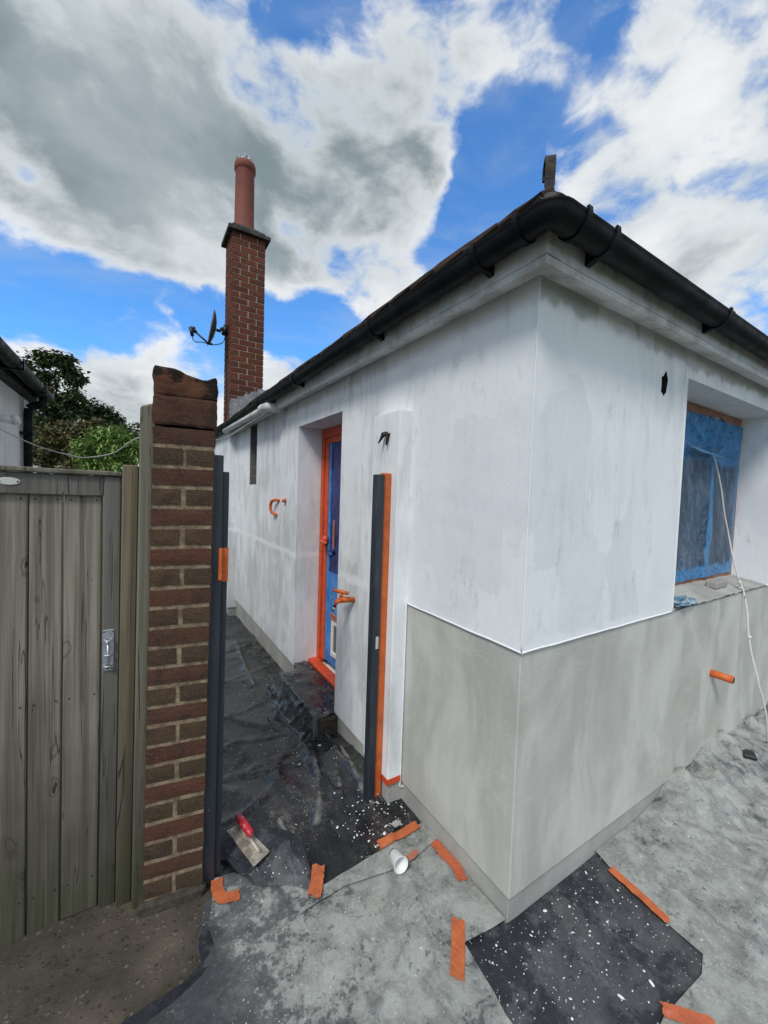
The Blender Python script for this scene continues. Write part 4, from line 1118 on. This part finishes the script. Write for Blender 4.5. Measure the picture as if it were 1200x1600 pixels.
CREASE = [([(-.95, .1), (-.6, .02), (-.3, .16), (-.12, .2)], .010, .012), ([(-.75, -.6), (-.52, -.3), (-.33, -.02), (-.2, .3)], .012, .012), ([(-1.1, -.1), (-.7, -.25), (-.35, -.22)], .009, .010), ([(-.28, -.5), (-.34, -.2), (-.30, .1)], .008, .008),
          ([(.72, -.1), (.66, -.4), (.78, -.8)], .010, .010), ([(.6, -.5), (1.1, -.42), (1.7, -.5)], .012, .012), ([(1.0, -.05), (1.15, -.35), (1.1, -.8)], .012, .014), ([(1.5, -.1), (1.55, -.4), (1.9, -.7)], .014, .014)]
CREASE = [(smooth_pts([(a, b_, 0) for a, b_ in pl], 6), h_, w_) for pl, h_, w_ in CREASE]
def h_path(x, y):
    h = .014*ridge(x, y, 1.8, 1, .35, 3)+.005*ridge(x, y, 4.0, 2, -.5, 4)+.012*ridge(x, y, 1.4, 6, 1.35, 4)
    h += .012*abs(noise.noise((x*1.7, y*1.3, 9)))+.004*noise.noise((x*7, y*7, 2))
    h += h_folds(x, y)*1.2
    # pleats running along the wall foot
    h *= .15+.85*sstep(y, .45, .75)
    t = sstep(x, -.42, -.06)*sstep(y, .60, .80)
    if y < 1.5: h += t*(.034*max(0, math.sin((x+.09*noise.noise((y*.8, 0, 1))-.12*(y-.9)**2)*40))**3 + .012*t)
    return max(0, h)
path_poly = [(-.86, .64), (-.72, .56), (-.58, .45), (-.45, .425), (-.24, .43), (-.10, .46), (.011, .47), (.011, 4.63), (-.07, 4.64), (-.07, 5.6), (-1.02, 5.6), (-1.02, 1.2), (-.90, .80)]
b_ = sheet(path_poly, .019, h_path, .008)
lay = b_.verts.layers.float.new('crest')
for v_ in b_.verts: v_[lay] = min(1, h_folds(v_.co.x, v_.co.y)*60*(.55+abs(noise.noise(v_.co*8))*1.2))
obj('path_sheet', b_, M['sheet_black'], smooth=True, label='black polythene sheet covering the side passage between pier and wall', cat='plastic sheet', keep=True)
def edge_lift(d): return math.exp(-(d/.05)**2)
def h_front(x, y):
    h = .006*ridge(x, y, 1.8, 11, .9, 3)+.005*ridge(x, y, 3.4, 12, -.3, 3)+.010*abs(noise.noise((x*1.4, y*1.5, 19)))+.003*noise.noise((x*9, y*9, 4))
    h += h_folds(x, y, CREASE)*2.2
    return max(0, h)
front_poly = [(0.004, .012), (-.174, .038), (-.186, -.06), (-.192, -.115), (-.205, -.171), (-.20, -.26), (-.17, -.40), (-.13, -.6), (.1, -2.2), (-2.5, -2.2), (-2.2, -.45), (-1.62, .06), (-1.38, .22), (-1.20, .31), (-1.10, .345), (-1.02, .36), (-.955, .385), (-.905, .43), (-.912, .49), (-.915, .536), (-.890, .62), (-.872, .705), (-.80, .69), (-.72, .62), (-.65, .56), (-.573, .50), (-.478, .455), (-.36, .463), (-.24, .468), (-.15, .50), (-.06, .505), (.011, .51)]
b_ = sheet([p for p in front_poly], .022, h_front, .020)
lay = b_.verts.layers.float.new('crease')
for v_ in b_.verts: v_[lay] = min(1, h_folds(v_.co.x, v_.co.y, CREASE)*110)
obj('dust_sheet', b_, M['sheet_dusty'], smooth=True, label='grey plaster dusted polythene sheet in front of pier and house corner', cat='plastic sheet', keep=True)
b_ = sheet([(-1.9, -.6), (-2.4, -.3), (-1.75, .14), (-1.5, .26), (-1.30, .345), (-1.19, .385), (-1.09, .398), (-1.01, .405), (-.95, .43), (-.962, .48), (-.946, .536), (-.915, .63), (-.84, .66), (-.80, .40), (-1.0, .2)], .03, lambda x, y: max(0, .012*abs(noise.noise((x*6, y*6, 5)))), .010)
obj('under_sheet', b_, M['sheet_clean'], smooth=True, label='black polythene edge showing beneath the dusty sheet beside concrete', cat='plastic sheet', keep=True)
def h_right(x, y):
    h = .007*ridge(x, y, 1.8, 31, .2, 3)+.006*ridge(x, y, 3.4, 32, 1.0, 3)+.010*abs(noise.noise((x*1.4, y*1.5, 39)))+.003*noise.noise((x*9, y*9, 6))
    h += h_folds(x, y, CREASE)*2.2
    for cx_, hh in ((1.32, .05), (1.58, .085), (1.85, .06)): h += hh*math.exp(-((x-cx_-.3*(y+.05))/.10)**2)*math.exp(-((y+.01)/.11)**2)*(.6+.5*abs(noise.noise((x*9, y*9, 8))))
    # rucked up against the wall
    w_ = sstep(y, -.30, -.02)*sstep(x, .95, 1.25)
    h += w_*(.035+.05*abs(noise.noise((x*4.5, y*4, 3)))+.05*ridge(x, y, 3.6, 33, .9, 2.2)+.03*ridge(x, y, 6, 36, -.2, 2))
    return max(0, h)
right_poly = [(.572, .010), (.553, -.07), (.532, -.20), (.515, -.29), (.508, -.402), (.436, -.424), (.201, -.413), (.05, -.43), (-.10, -.52), (-.05, -.9), (.2, -2.2), (4.4, -2.2), (4.4, .010)]
b_ = sheet(right_poly, .020, h_right, .016)
lay = b_.verts.layers.float.new('crease')
for v_ in b_.verts: v_[lay] = min(1, h_folds(v_.co.x, v_.co.y, CREASE)*110)
obj('dust_sheet', b_, M['sheet_dusty'], smooth=True, label='dusty grey polythene sheet rucked along foot of front wall', cat='plastic sheet', keep=True)
b_ = sheet([(-.30, -.62), (.60, -.62), (.66, .011), (.011, .011), (-.22, .08), (-.30, .0)], .03, lambda x, y: max(0, .006*abs(noise.noise((x*3, y*3, 5)))+.008*ridge(x, y, 2.6, 61, .8, 3)+.002*noise.noise((x*10, y*10, 1))), .006)
obj('corner_sheet', b_, M['sheet_clean'], smooth=True, label='clean black paint speckled polythene patch at house corner', cat='plastic sheet', keep=True)

b_ = sheet([(-.64, .398), (-.56, .452), (-.44, .462), (-.33, .466), (-.245, .470), (-.15, .50), (-.07, .512), (-.012, .44), (-.02, .395), (-.075, .382), (-.14, .366), (-.20, .366), (-.27, .378), (-.36, .396), (-.45, .412), (-.55, .408)], .02, lambda x, y: h_front(x, y)+.007+.006*abs(noise.noise((x*8, y*8, 77))), .022)
obj('dust_sheet', b_, M['sheet_dusty'], smooth=True, label='small dusty polythene flap under the white plastic cup', cat='plastic sheet', keep=True)
zo_ = gz(1.84, -.14)+.016+h_right(1.84, -.14)
bm = B(); box(bm, 1.80, 1.88, -.17, -.11, zo_-.002, zo_+.016, .004, mat=Matrix.Translation((1.85, -.13, 0)) @ Matrix.Rotation(.5, 4, 'Z') @ Matrix.Translation((-1.85, .13, 0)))
obj('dark_offcut', bm, M['black'], label='small dark offcut beside the bunched polythene', cat='offcut')

# step before the side door, wrapped in polythene
ST = empty('door_step', (-.12, 1.8, -.08), 'concrete door step draped in glossy black polythene', 'step')
bm = B(); box(bm, -.125, .008, 1.43, 2.20, -.16, .072, .012)
obj('stone', bm, M['footing'], ST)
bm = B(); gr = []
ny, nx = 60, 34
for i in range(ny+1):
    y = 1.47+(2.262-1.47)*i/ny; row = []
    for j in range(nx+1):
        s_ = j/nx
        # across: from the threshold, over the top, down the riser, out on to the path
        if s_ < .18: x, z = .118-.118*s_/.18, .104
        elif s_ < .50: t = (s_-.18)/.32; x = -t*.150; z = .104-.008*t
        elif s_ < .80: t = (s_-.50)/.30; x = -.150-.085*t**1.2; z = .096-t*(.096-(gz(-.3, y)+.018))
        else: t = (s_-.80)/.20; x = -.235-.10*t; z = gz(-.3, y)+.018-.004*t
        tt = sstep(y, 2.16, 2.26)*(x < -.01); z = z*(1-tt)+tt*min(z, gz(x, y)+.06)
        z += .016*ridge(x*1.4, y, 5, 51, .6, 2.2)*(x < .1)+.006*noise.noise((x*14, y*9, 3)); x -= .012*ridge(z*2+x, y, 6, 55, .2, 2)
        if y < 1.47 and -.17 < x < 0: z -= .0
        row.append(bm.verts.new((x, y+.018*noise.noise((x*9, y*5, 2)), max(z, gz(x, y)+.006))))
    gr.append(row)
for i in range(ny):
    for j in range(nx): bm.faces.new((gr[i][j], gr[i+1][j], gr[i+1][j+1], gr[i][j+1]))
# near end drops to the path except by the wall, where the stone shows
near = gr[0]; low = []
for j, v_ in enumerate(near):
    x = v_.co.x
    low.append(bm.verts.new((x-.01, v_.co.y-.02-.012*noise.noise((x*20, 1, 1)), gz(x, 1.4)+.012 if x < -.06 else max(gz(x, 1.4)+.01, v_.co.z-.02-.45*max(0, (-.03-x))))))
for j in range(nx): bm.faces.new((near[j], near[j+1], low[j+1], low[j]))
obj('polythene', bm, M['sheet_step'], ST, smooth=True)

# loose fold of polythene under the trowel
bm = B()
q = [(-.835, .80, .022), (-.815, .885, .06), (-.70, .86, .055), (-.585, .80, .03), (-.530, .665, .075), (-.60, .65, .095), (-.69, .655, .062), (-.755, .625, .045), (-.80, .70, .035),
     (-.742, .592, .024), (-.655, .545, .026), (-.545, .462, .024), (-.515, .60, .022), (-.70, .745, .075), (-.62, .74, .062)]
vv = [bm.verts.new(p) for p in q]
for f in ((0, 1, 2, 13), (0, 13, 8), (2, 3, 14, 13), (3, 4, 14), (14, 4, 5), (13, 14, 5, 6), (13, 6, 7), (13, 7, 8), (7, 9, 6), (6, 9, 10), (6, 10, 5), (5, 10, 11), (5, 11, 4), (4, 11, 12), (4, 12, 3), (8, 7, 9)):
    bm.faces.new([vv[i] for i in f])
bmesh.ops.subdivide_edges(bm, edges=bm.edges[:], cuts=3, use_grid_fill=True)
for v_ in bm.verts: v_.co += noise.noise_vector(v_.co*16)*.009; v_.co.z = max(v_.co.z, .021)
obj('plastic_fold', bm, M['sheet_clean'], label='crumpled fold of black polythene under the red handled trowel', cat='plastic sheet')

# trowel
TRW = empty('trowel', (-.735, .735, .07), 'plastering trowel with red handle lying on black polythene', 'trowel')
bm = B()
bl_ = [Vector((-.800, .838, .082)), Vector((-.737, .848, .082)), Vector((-.669, .648, .082)), Vector((-.742, .612, .082))]
lo_ = [bm.verts.new(p) for p in bl_]; hi_ = [bm.verts.new(p+Vector((0, 0, .0025))) for p in bl_]
bm.faces.new(lo_); bm.faces.new(hi_)
for k in range(4): bm.faces.new((lo_[k], lo_[(k+1) % 4], hi_[(k+1) % 4], hi_[k]))
bmesh.ops.subdivide_edges(bm, edges=bm.edges[:], cuts=2, use_grid_fill=True)
obj('blade', bm, M['trowel_metal'], TRW)
bm = B(); tube(bm, [(-.748, .835, .087), (-.742, .80, .092), (-.706, .66, .088)], [.008, .010, .007], 7); tube(bm, [(-.742, .80, .09), (-.744, .80, .118)], .006, 7); tube(bm, [(-.726, .735, .09), (-.727, .737, .118)], .006, 7)
obj('tang', bm, M['trowel_metal'], TRW, smooth=True)
bm = B(); tube(bm, [(-.754, .845, .122), (-.752, .838, .124), (-.744, .80, .127), (-.736, .765, .126), (-.727, .728, .122), (-.726, .722, .121)], [.008, .015, .017, .0165, .015, .009], 12)
obj('handle', bm, M['trowel_red'], TRW, smooth=True)

# white plastic cup lying on the sheet
bm = B()
ax = (Vector((-.222, .343, .034))-Vector((-.222, .412, .026))).normalized()
cm_ = Matrix.Translation((-.222, .412, .058)) @ Vector((-.12, -1, .16)).normalized().to_track_quat('Z', 'Y').to_matrix().to_4x4()
lathe(bm, [(.0, .004), (.0195, .004), (.0205, 0), (.0225, .012), (.0235, .013), (.0295, .068), (.0305, .07), (.032, .0715), (.0305, .072), (.0285, .069), (.0225, .014), (.019, .008), (.0, .008)], 0, 0, 28, mat=cm_)
obj('plastic_cup', bm, M['cup'], label='white plastic cup lying on its side near orange tape', cat='cup')

# strips of orange tape on the floor
def strip(pts, wid, material, label, z=.036, seed=0, curl=.0):
    b = B(); c = smooth_pts([(x, y, 0) for x, y in pts], 8); rows = []
    hf = {'f': h_front, 'r': h_right}
    for i, p_ in enumerate(c):
        t = (c[min(i+1, len(c)-1)]-c[max(i-1, 0)]).normalized(); s_ = Vector((-t.y, t.x, 0)); e = i in (0, len(c)-1); row = []
        for k in (-1, -.5, 0, .5, 1):
            q_ = p_+s_*wid/2*k*(1+.16*noise.noise((i*.9, k, seed*3.7)))+t*(.014*noise.noise((k*3, seed*1.7, 1)) if e else 0)
            ground_ = gz(q_.x, q_.y)+max(.020+h_front(q_.x, q_.y) if q_.x < 0 or q_.y > .01 else 0, .016+h_right(q_.x, q_.y) if q_.x > .1 else 0, .008+h_path(q_.x, q_.y) if q_.y > .45 and q_.x < 0 else 0)
            q_.z = ground_+(.018 if seed in (1, 3, 8) else .005)+.003*abs(noise.noise((q_.x*40, q_.y*40, seed)))+curl*(i/len(c))**6
            row.append(b.verts.new(q_))
        rows.append(row)
    top_ = [[b.verts.new(v_.co+Vector((0, 0, .0012))) for v_ in r] for r in rows]
    for a, b2 in zip(rows, rows[1:]):
        for k in range(4): b.faces.new((a[k], a[k+1], b2[k+1], b2[k]))
    for a, b2 in zip(top_, top_[1:]):
        for k in range(4): b.faces.new((a[k], a[k+1], b2[k+1], b2[k]))
    obj('tape_strip', b, material, label=label, cat='tape', group='orange tape strips stuck on the floor sheets')
strip([(-.250, .487), (-.15, .486), (-.035, .496)], .042, M['tape_floor'], 'orange tape strip stuck just behind the white plastic cup', seed=1)
strip([(-.018, .40), (-.016, .32), (-.012, .26), (-.028, .20)], .044, M['tape_dirty'], 'dusty faded tape strip lying along the plinth', seed=2)
strip([(-.503, .535), (-.535, .475), (-.567, .425)], .050, M['tape_floor'], 'short orange tape piece by the crumpled black polythene', seed=3)
strip([(-.146, .10), (-.205, .035), (-.276, -.036)], .046, M['tape_floor'], 'bright orange tape strip left of black corner patch', seed=4, curl=.008)
strip([(.547, -.07), (.535, -.17), (.522, -.292)], .034, M['tape_floor'], 'long orange tape strip along right edge of black corner patch', seed=5)
strip([(-.862, .69), (-.868, .645), (-.855, .600), (-.80, .585)], .042, M['tape_floor'], 'crumpled orange tape piece at foot of brick pier', seed=6)
strip([(.21, -.405), (.25, -.44), (.31, -.50)], .04, M['tape_dirty'], 'pinkish tape strip at lower edge of black corner patch', seed=7)
strip([(-.175, .372), (-.15, .372), (-.125, .385)], .028, M['tape_clay'], 'faint pink tape scrap under mouth of white cup', seed=8)
# plaster crumbs
rc = random.Random(21); bm = B()
for _ in range(420):
    x, y = (rc.uniform(-.9, .0), rc.uniform(-.35, .5)) if rc.random() < .6 else (rc.uniform(.55, 1.9), rc.uniform(-.9, -.02))
    z = gz(x, y)+(.020+h_front(x, y) if x < 0 else .016+h_right(x, y)); s_ = rc.uniform(.0012, .0038)
    r = bmesh.ops.create_icosphere(bm, subdivisions=1, radius=s_, matrix=Matrix.Translation((x, y, z+s_*.5)))
obj('plaster_crumbs', bm, M['rubble'], label='pale plaster crumbs scattered on the dusty sheets', cat='debris', kind='stuff', keep=True)
bm = B(); crumple(bm, (-.105, .56, .026), .022, .016, .006, 4)
obj('plaster_blob', bm, M['rubble'], label='flattened lump of grey plaster beside tape near wall', cat='plaster lump')
# paint drops
bm = B()
for _ in range(240):
    a = rc.random()
    if a < .45: x, y = rc.gauss(-.16, .09), rc.gauss(.62, .09)
    elif a < .75: x, y = rc.uniform(-.15, .5), rc.uniform(-.38, -.02)
    else: x, y = rc.uniform(-.5, -.1), rc.uniform(1.0, 2.6)
    if x > -.01 and y > .0: continue
    z = gz(x, y)+(.008+h_path(x, y)+.002 if y > .5 else .0125)
    if x < -.2 and -.2 < y < .5: z = gz(x, y)+.022+h_front(x, y)
    s_ = abs(rc.gauss(0, .0022))+.0011
    bmesh.ops.create_icosphere(bm, subdivisions=2, radius=1, matrix=Matrix.Translation((x, y, z+.001)) @ Matrix.Rotation(rc.uniform(0, 3), 4, 'Z') @ Matrix.Diagonal((s_*rc.choice((.9, 1.1, 1.4, 2.0)), s_*rc.uniform(.6, 1), .0016, 1)))
for v_ in bm.verts: v_.co += Vector((noise.noise(v_.co*300), noise.noise(v_.co*300+Vector((5, 5, 5))), 0))*.0012
obj('paint_drops', bm, mat('white_paint', (.78, .79, .78), .4), smooth=True, label='white paint drops spattered over the black sheets', cat='paint', kind='stuff', keep=True)

# ------------------------------------------------------------------ cables
bm = B()
tube(bm, smooth_pts([(-.11, 2.82, 2.262), (-.25, 2.62, 2.17), (-.40, 2.45, 2.06), (-.62, 2.0, 1.90), (-.85, 1.4, 1.80), (-1.10, .86, 1.745)], 8), .0026, 6)
tube(bm, smooth_pts([(-1.10, .86, 1.745), (-1.15, .95, 1.725), (-1.215, 1.12, 1.685), (-1.30, 1.30, 1.672), (-1.38, 1.5, 1.68), (-1.56, 1.75, 1.735), (-1.75, 1.95, 1.83), (-1.93, 2.1, 1.93), (-2.09, 2.2, 2.0)], 8), .0030, 6)
obj('cable', bm, M['cable'], smooth=True, label='thin pale cable sagging between the two houses past the pier', cat='cable')

# ------------------------------------------------------------------ neighbouring bungalow
NB = empty('neighbour_bungalow', (-4, 2.5, 0), 'white neighbouring bungalow with black gutter and downpipe beyond the gate', 'house')
NX0, NY1 = -2.10, 4.72
bm = B(); box(bm, -6.5, NX0, .6, NY1, -.4, 2.40, .004); obj('wall', bm, M['nb_white'], NB)
bm = B(); box(bm, NX0-.012, NX0+.012, NY1-.30, NY1+.012, -.4, 2.38, .004); obj('quoin', bm, M['nb_white'], NB)
bm = B(); box(bm, -6.6, NX0+.085, .5, NY1+.10, 2.40, 2.425); box(bm, NX0+.085, NX0+.105, .5, NY1+.12, 2.385, 2.52); obj('fascia', bm, M['gutter'], NB)
bm = B()
v = [bm.verts.new(p) for p in ((NX0+.14, .4, 2.50), (NX0+.14, NY1+.14, 2.50), (-6.7, NY1+.14, 2.50), (-6.7, .4, 2.50))]
t_ = [bm.verts.new(p) for p in ((-4.3, 2.0, 4.3), (-4.3, 3.0, 4.3))]
bm.faces.new((v[0], v[1], t_[1], t_[0])); bm.faces.new((v[1], v[2], t_[1])); bm.faces.new((v[2], v[3], t_[0], t_[1])); bm.faces.new((v[3], v[0], t_[0])); bm.faces.new(v)
obj('roof', bm, M['roof_deck'], NB)
bm = B(); gx = NX0+.17; prof = [(gx+.058*math.cos(a), 2.475+.064*math.sin(a)) for a in [-math.pi*k/12 for k in range(13)]]
prof += [(gx+.052*math.cos(a), 2.479+.058*math.sin(a)) for a in [-math.pi*(12-k)/12 for k in range(13)]]
e0 = [bm.verts.new((x, .5, z)) for x, z in prof]; e1 = [bm.verts.new((x, NY1-.12, z-.01)) for x, z in prof]
for k in range(26): bm.faces.new((e0[k], e0[(k+1) % 26], e1[(k+1) % 26], e1[k]))
ng = obj('gutter', bm, M['gutter'], NB)
bm = B(); crumple(bm, (gx-.01, NY1-.15, 2.50), .05, .16, .03, 6); crumple(bm, (gx+.02, NY1-.25, 2.51), .03, .08, .03, 2); obj('moss', bm, M['brick_burnt'], ng)
for yy in (1.4, 2.3, 3.2, 4.1):
    bm = B(); box(bm, NX0+.10, NX0+.235, yy-.012, yy+.012, 2.40, 2.415); box(bm, NX0+.228, NX0+.238, yy-.012, yy+.012, 2.41, 2.49); obj('bracket', bm, M['gutter'], ng)
bm = B(); tube(bm, smooth_pts([(gx, NY1-.35, 2.43), (gx, NY1-.35, 2.37), (gx-.02, NY1-.35, 2.335), (NX0+.075, NY1-.35, 2.30), (NX0+.055, NY1-.35, 2.25), (NX0+.052, NY1-.35, 2.1)], 5)+[Vector((NX0+.052, NY1-.35, -.3))], .036, 12)
dp = obj('downpipe', bm, M['gutter'], NB, smooth=True)
bm = B(); box(bm, NX0, NX0+.10, NY1-.43, NY1-.27, 2.02, 2.045, .002); obj('clip', bm, M['gutter'], dp)
bm = B(); tube(bm, [(NX0-.02, 3.58, 2.075), (NX0+.05, 3.58, 2.07), (NX0+.10, 3.60, 2.06)], .032, 12); tube(bm, [(NX0+.085, 3.59, 2.062), (NX0+.125, 3.61, 2.075)], .040, 12)
obj('overflow_pipe', bm, M['white_plastic'], NB, smooth=True)

# ------------------------------------------------------------------ trees and shrubs beyond
def leaves(bm, centres, per, lr, rnd_, droop=.2, long=1.8):
    for (c, r) in centres:
        for _ in range(per):
            d = Vector((rnd_.gauss(0, 1), rnd_.gauss(0, 1), rnd_.gauss(0, 1))).normalized()*(rnd_.random()**.45)*r
            p_ = Vector(c)+Vector((d.x, d.y, d.z*.8))
            a = rnd_.uniform(0, 2*math.pi); el = rnd_.uniform(-.9, .6)-droop
            f_ = Vector((math.cos(a)*math.cos(el), math.sin(a)*math.cos(el), math.sin(el))); s_ = f_.cross(Vector((rnd_.uniform(-.4, .4), rnd_.uniform(-.4, .4), 1))).normalized()
            l = lr*rnd_.uniform(.6, 1.25); w_ = l/long/2
            up = s_.cross(f_)*l*.10
            v4 = [bm.verts.new(p_), bm.verts.new(p_+f_*l*.5+s_*w_+up), bm.verts.new(p_+f_*l), bm.verts.new(p_+f_*l*.5-s_*w_+up)]
            bm.faces.new((v4[0], v4[1], v4[2])); bm.faces.new((v4[0], v4[2], v4[3]))
def tree(name, base, blobs, per, lr, material, label, cat, seed, clump=.32, ncl=14, long=1.8, limbs=True):
    rn = random.Random(seed); root = empty(name, base, label, cat, 'trees and shrubs beyond the gate')
    cents = []
    for (c, r) in blobs:
        for _ in range(ncl):
            d = Vector((rn.gauss(0, 1), rn.gauss(0, 1), rn.gauss(0, 1))).normalized()*(rn.random()**.5)*r
            cents.append((Vector(c)+Vector((d.x, d.y, d.z*.85)), clump*rn.uniform(.55, 1.25)))
    bm = B(); leaves(bm, cents, per, lr, rn, long=long); obj('crown', bm, material, root)
    bm = B(); top_ = max((Vector(c) for c, r in blobs), key=lambda q_: q_.z)
    b0 = Vector(base); midp = b0.lerp(top_, .5)+Vector((rn.uniform(-.1, .1), rn.uniform(-.1, .1), 0))
    tube(bm, smooth_pts([b0, midp, top_], 6), [.06*(1-i/14) for i in range(13)], 8)
    for (c, r) in blobs:
        tube(bm, [midp, midp.lerp(Vector(c), .6)+Vector((0, 0, .1)), c], [.03, .02, .010], 6)
        for cc, rr2 in rn.sample(cents, min(6, len(cents))):
            if (cc-Vector(c)).length < r*1.2: tube(bm, [c, cc], [.014, .005], 5)
    obj('trunk', bm, M['bark'], root)
tree('tree', (-3.1, 11.6, -.3), [((-3.45, 11.2, 4.2), .26), ((-2.95, 11.2, 4.42), .22), ((-2.62, 11.2, 4.42), .24), ((-2.42, 11.3, 4.12), .2), ((-2.95, 11.2, 4.0), .35), ((-3.0, 11.3, 3.55), .55), ((-2.45, 11.3, 3.5), .45), ((-3.2, 11.3, 3.0), .6)], 26, .12, M['leaf_dark'], 'tall loose dark tree rising above the neighbour roof', 'tree', 3, .15, 26, 1.7)
tree('tree', (-2.1, 12.4, -.3), [((-2.6, 12, 3.3), .75), ((-1.9, 12, 3.15), .55), ((-1.45, 12.2, 3.05), .42), ((-3.2, 12, 3.0), .7), ((-2.2, 12, 2.4), .8)], 60, .11, M['leaf_dark'], 'dense dark green tree behind the paler shrubs', 'tree', 8, .26, 44, 1.6)
tree('shrub', (-2.2, 9.3, -.3), [((-2.35, 9.2, 2.42), .42), ((-1.9, 9.3, 2.55), .38), ((-2.6, 9.2, 2.1), .4), ((-2.1, 9.2, 2.0), .5)], 110, .055, M['leaf_brown'], 'brownish green bush between downpipe and bright shrub', 'shrub', 15, .16, 56, 1.5)
tree('shrub', (-1.55, 7.6, -.3), [((-1.50, 7.6, 2.36), .26), ((-1.22, 7.6, 2.18), .24), ((-1.72, 7.6, 2.1), .32), ((-1.4, 7.6, 1.9), .40)], 40, .12, M['leaf_bright'], 'bright yellow green long leaved shrub above the gate', 'shrub', 23, .15, 30, 3.4)
tree('shrub', (-1.25, 10.2, -.3), [((-1.35, 10.2, 2.62), .34), ((-1.15, 10.3, 2.4), .4), ((-1.5, 10.2, 2.3), .4)], 90, .06, M['leaf_mid'], 'olive green rounded bush next to the timber posts', 'shrub', 31, .17, 40, 1.5)
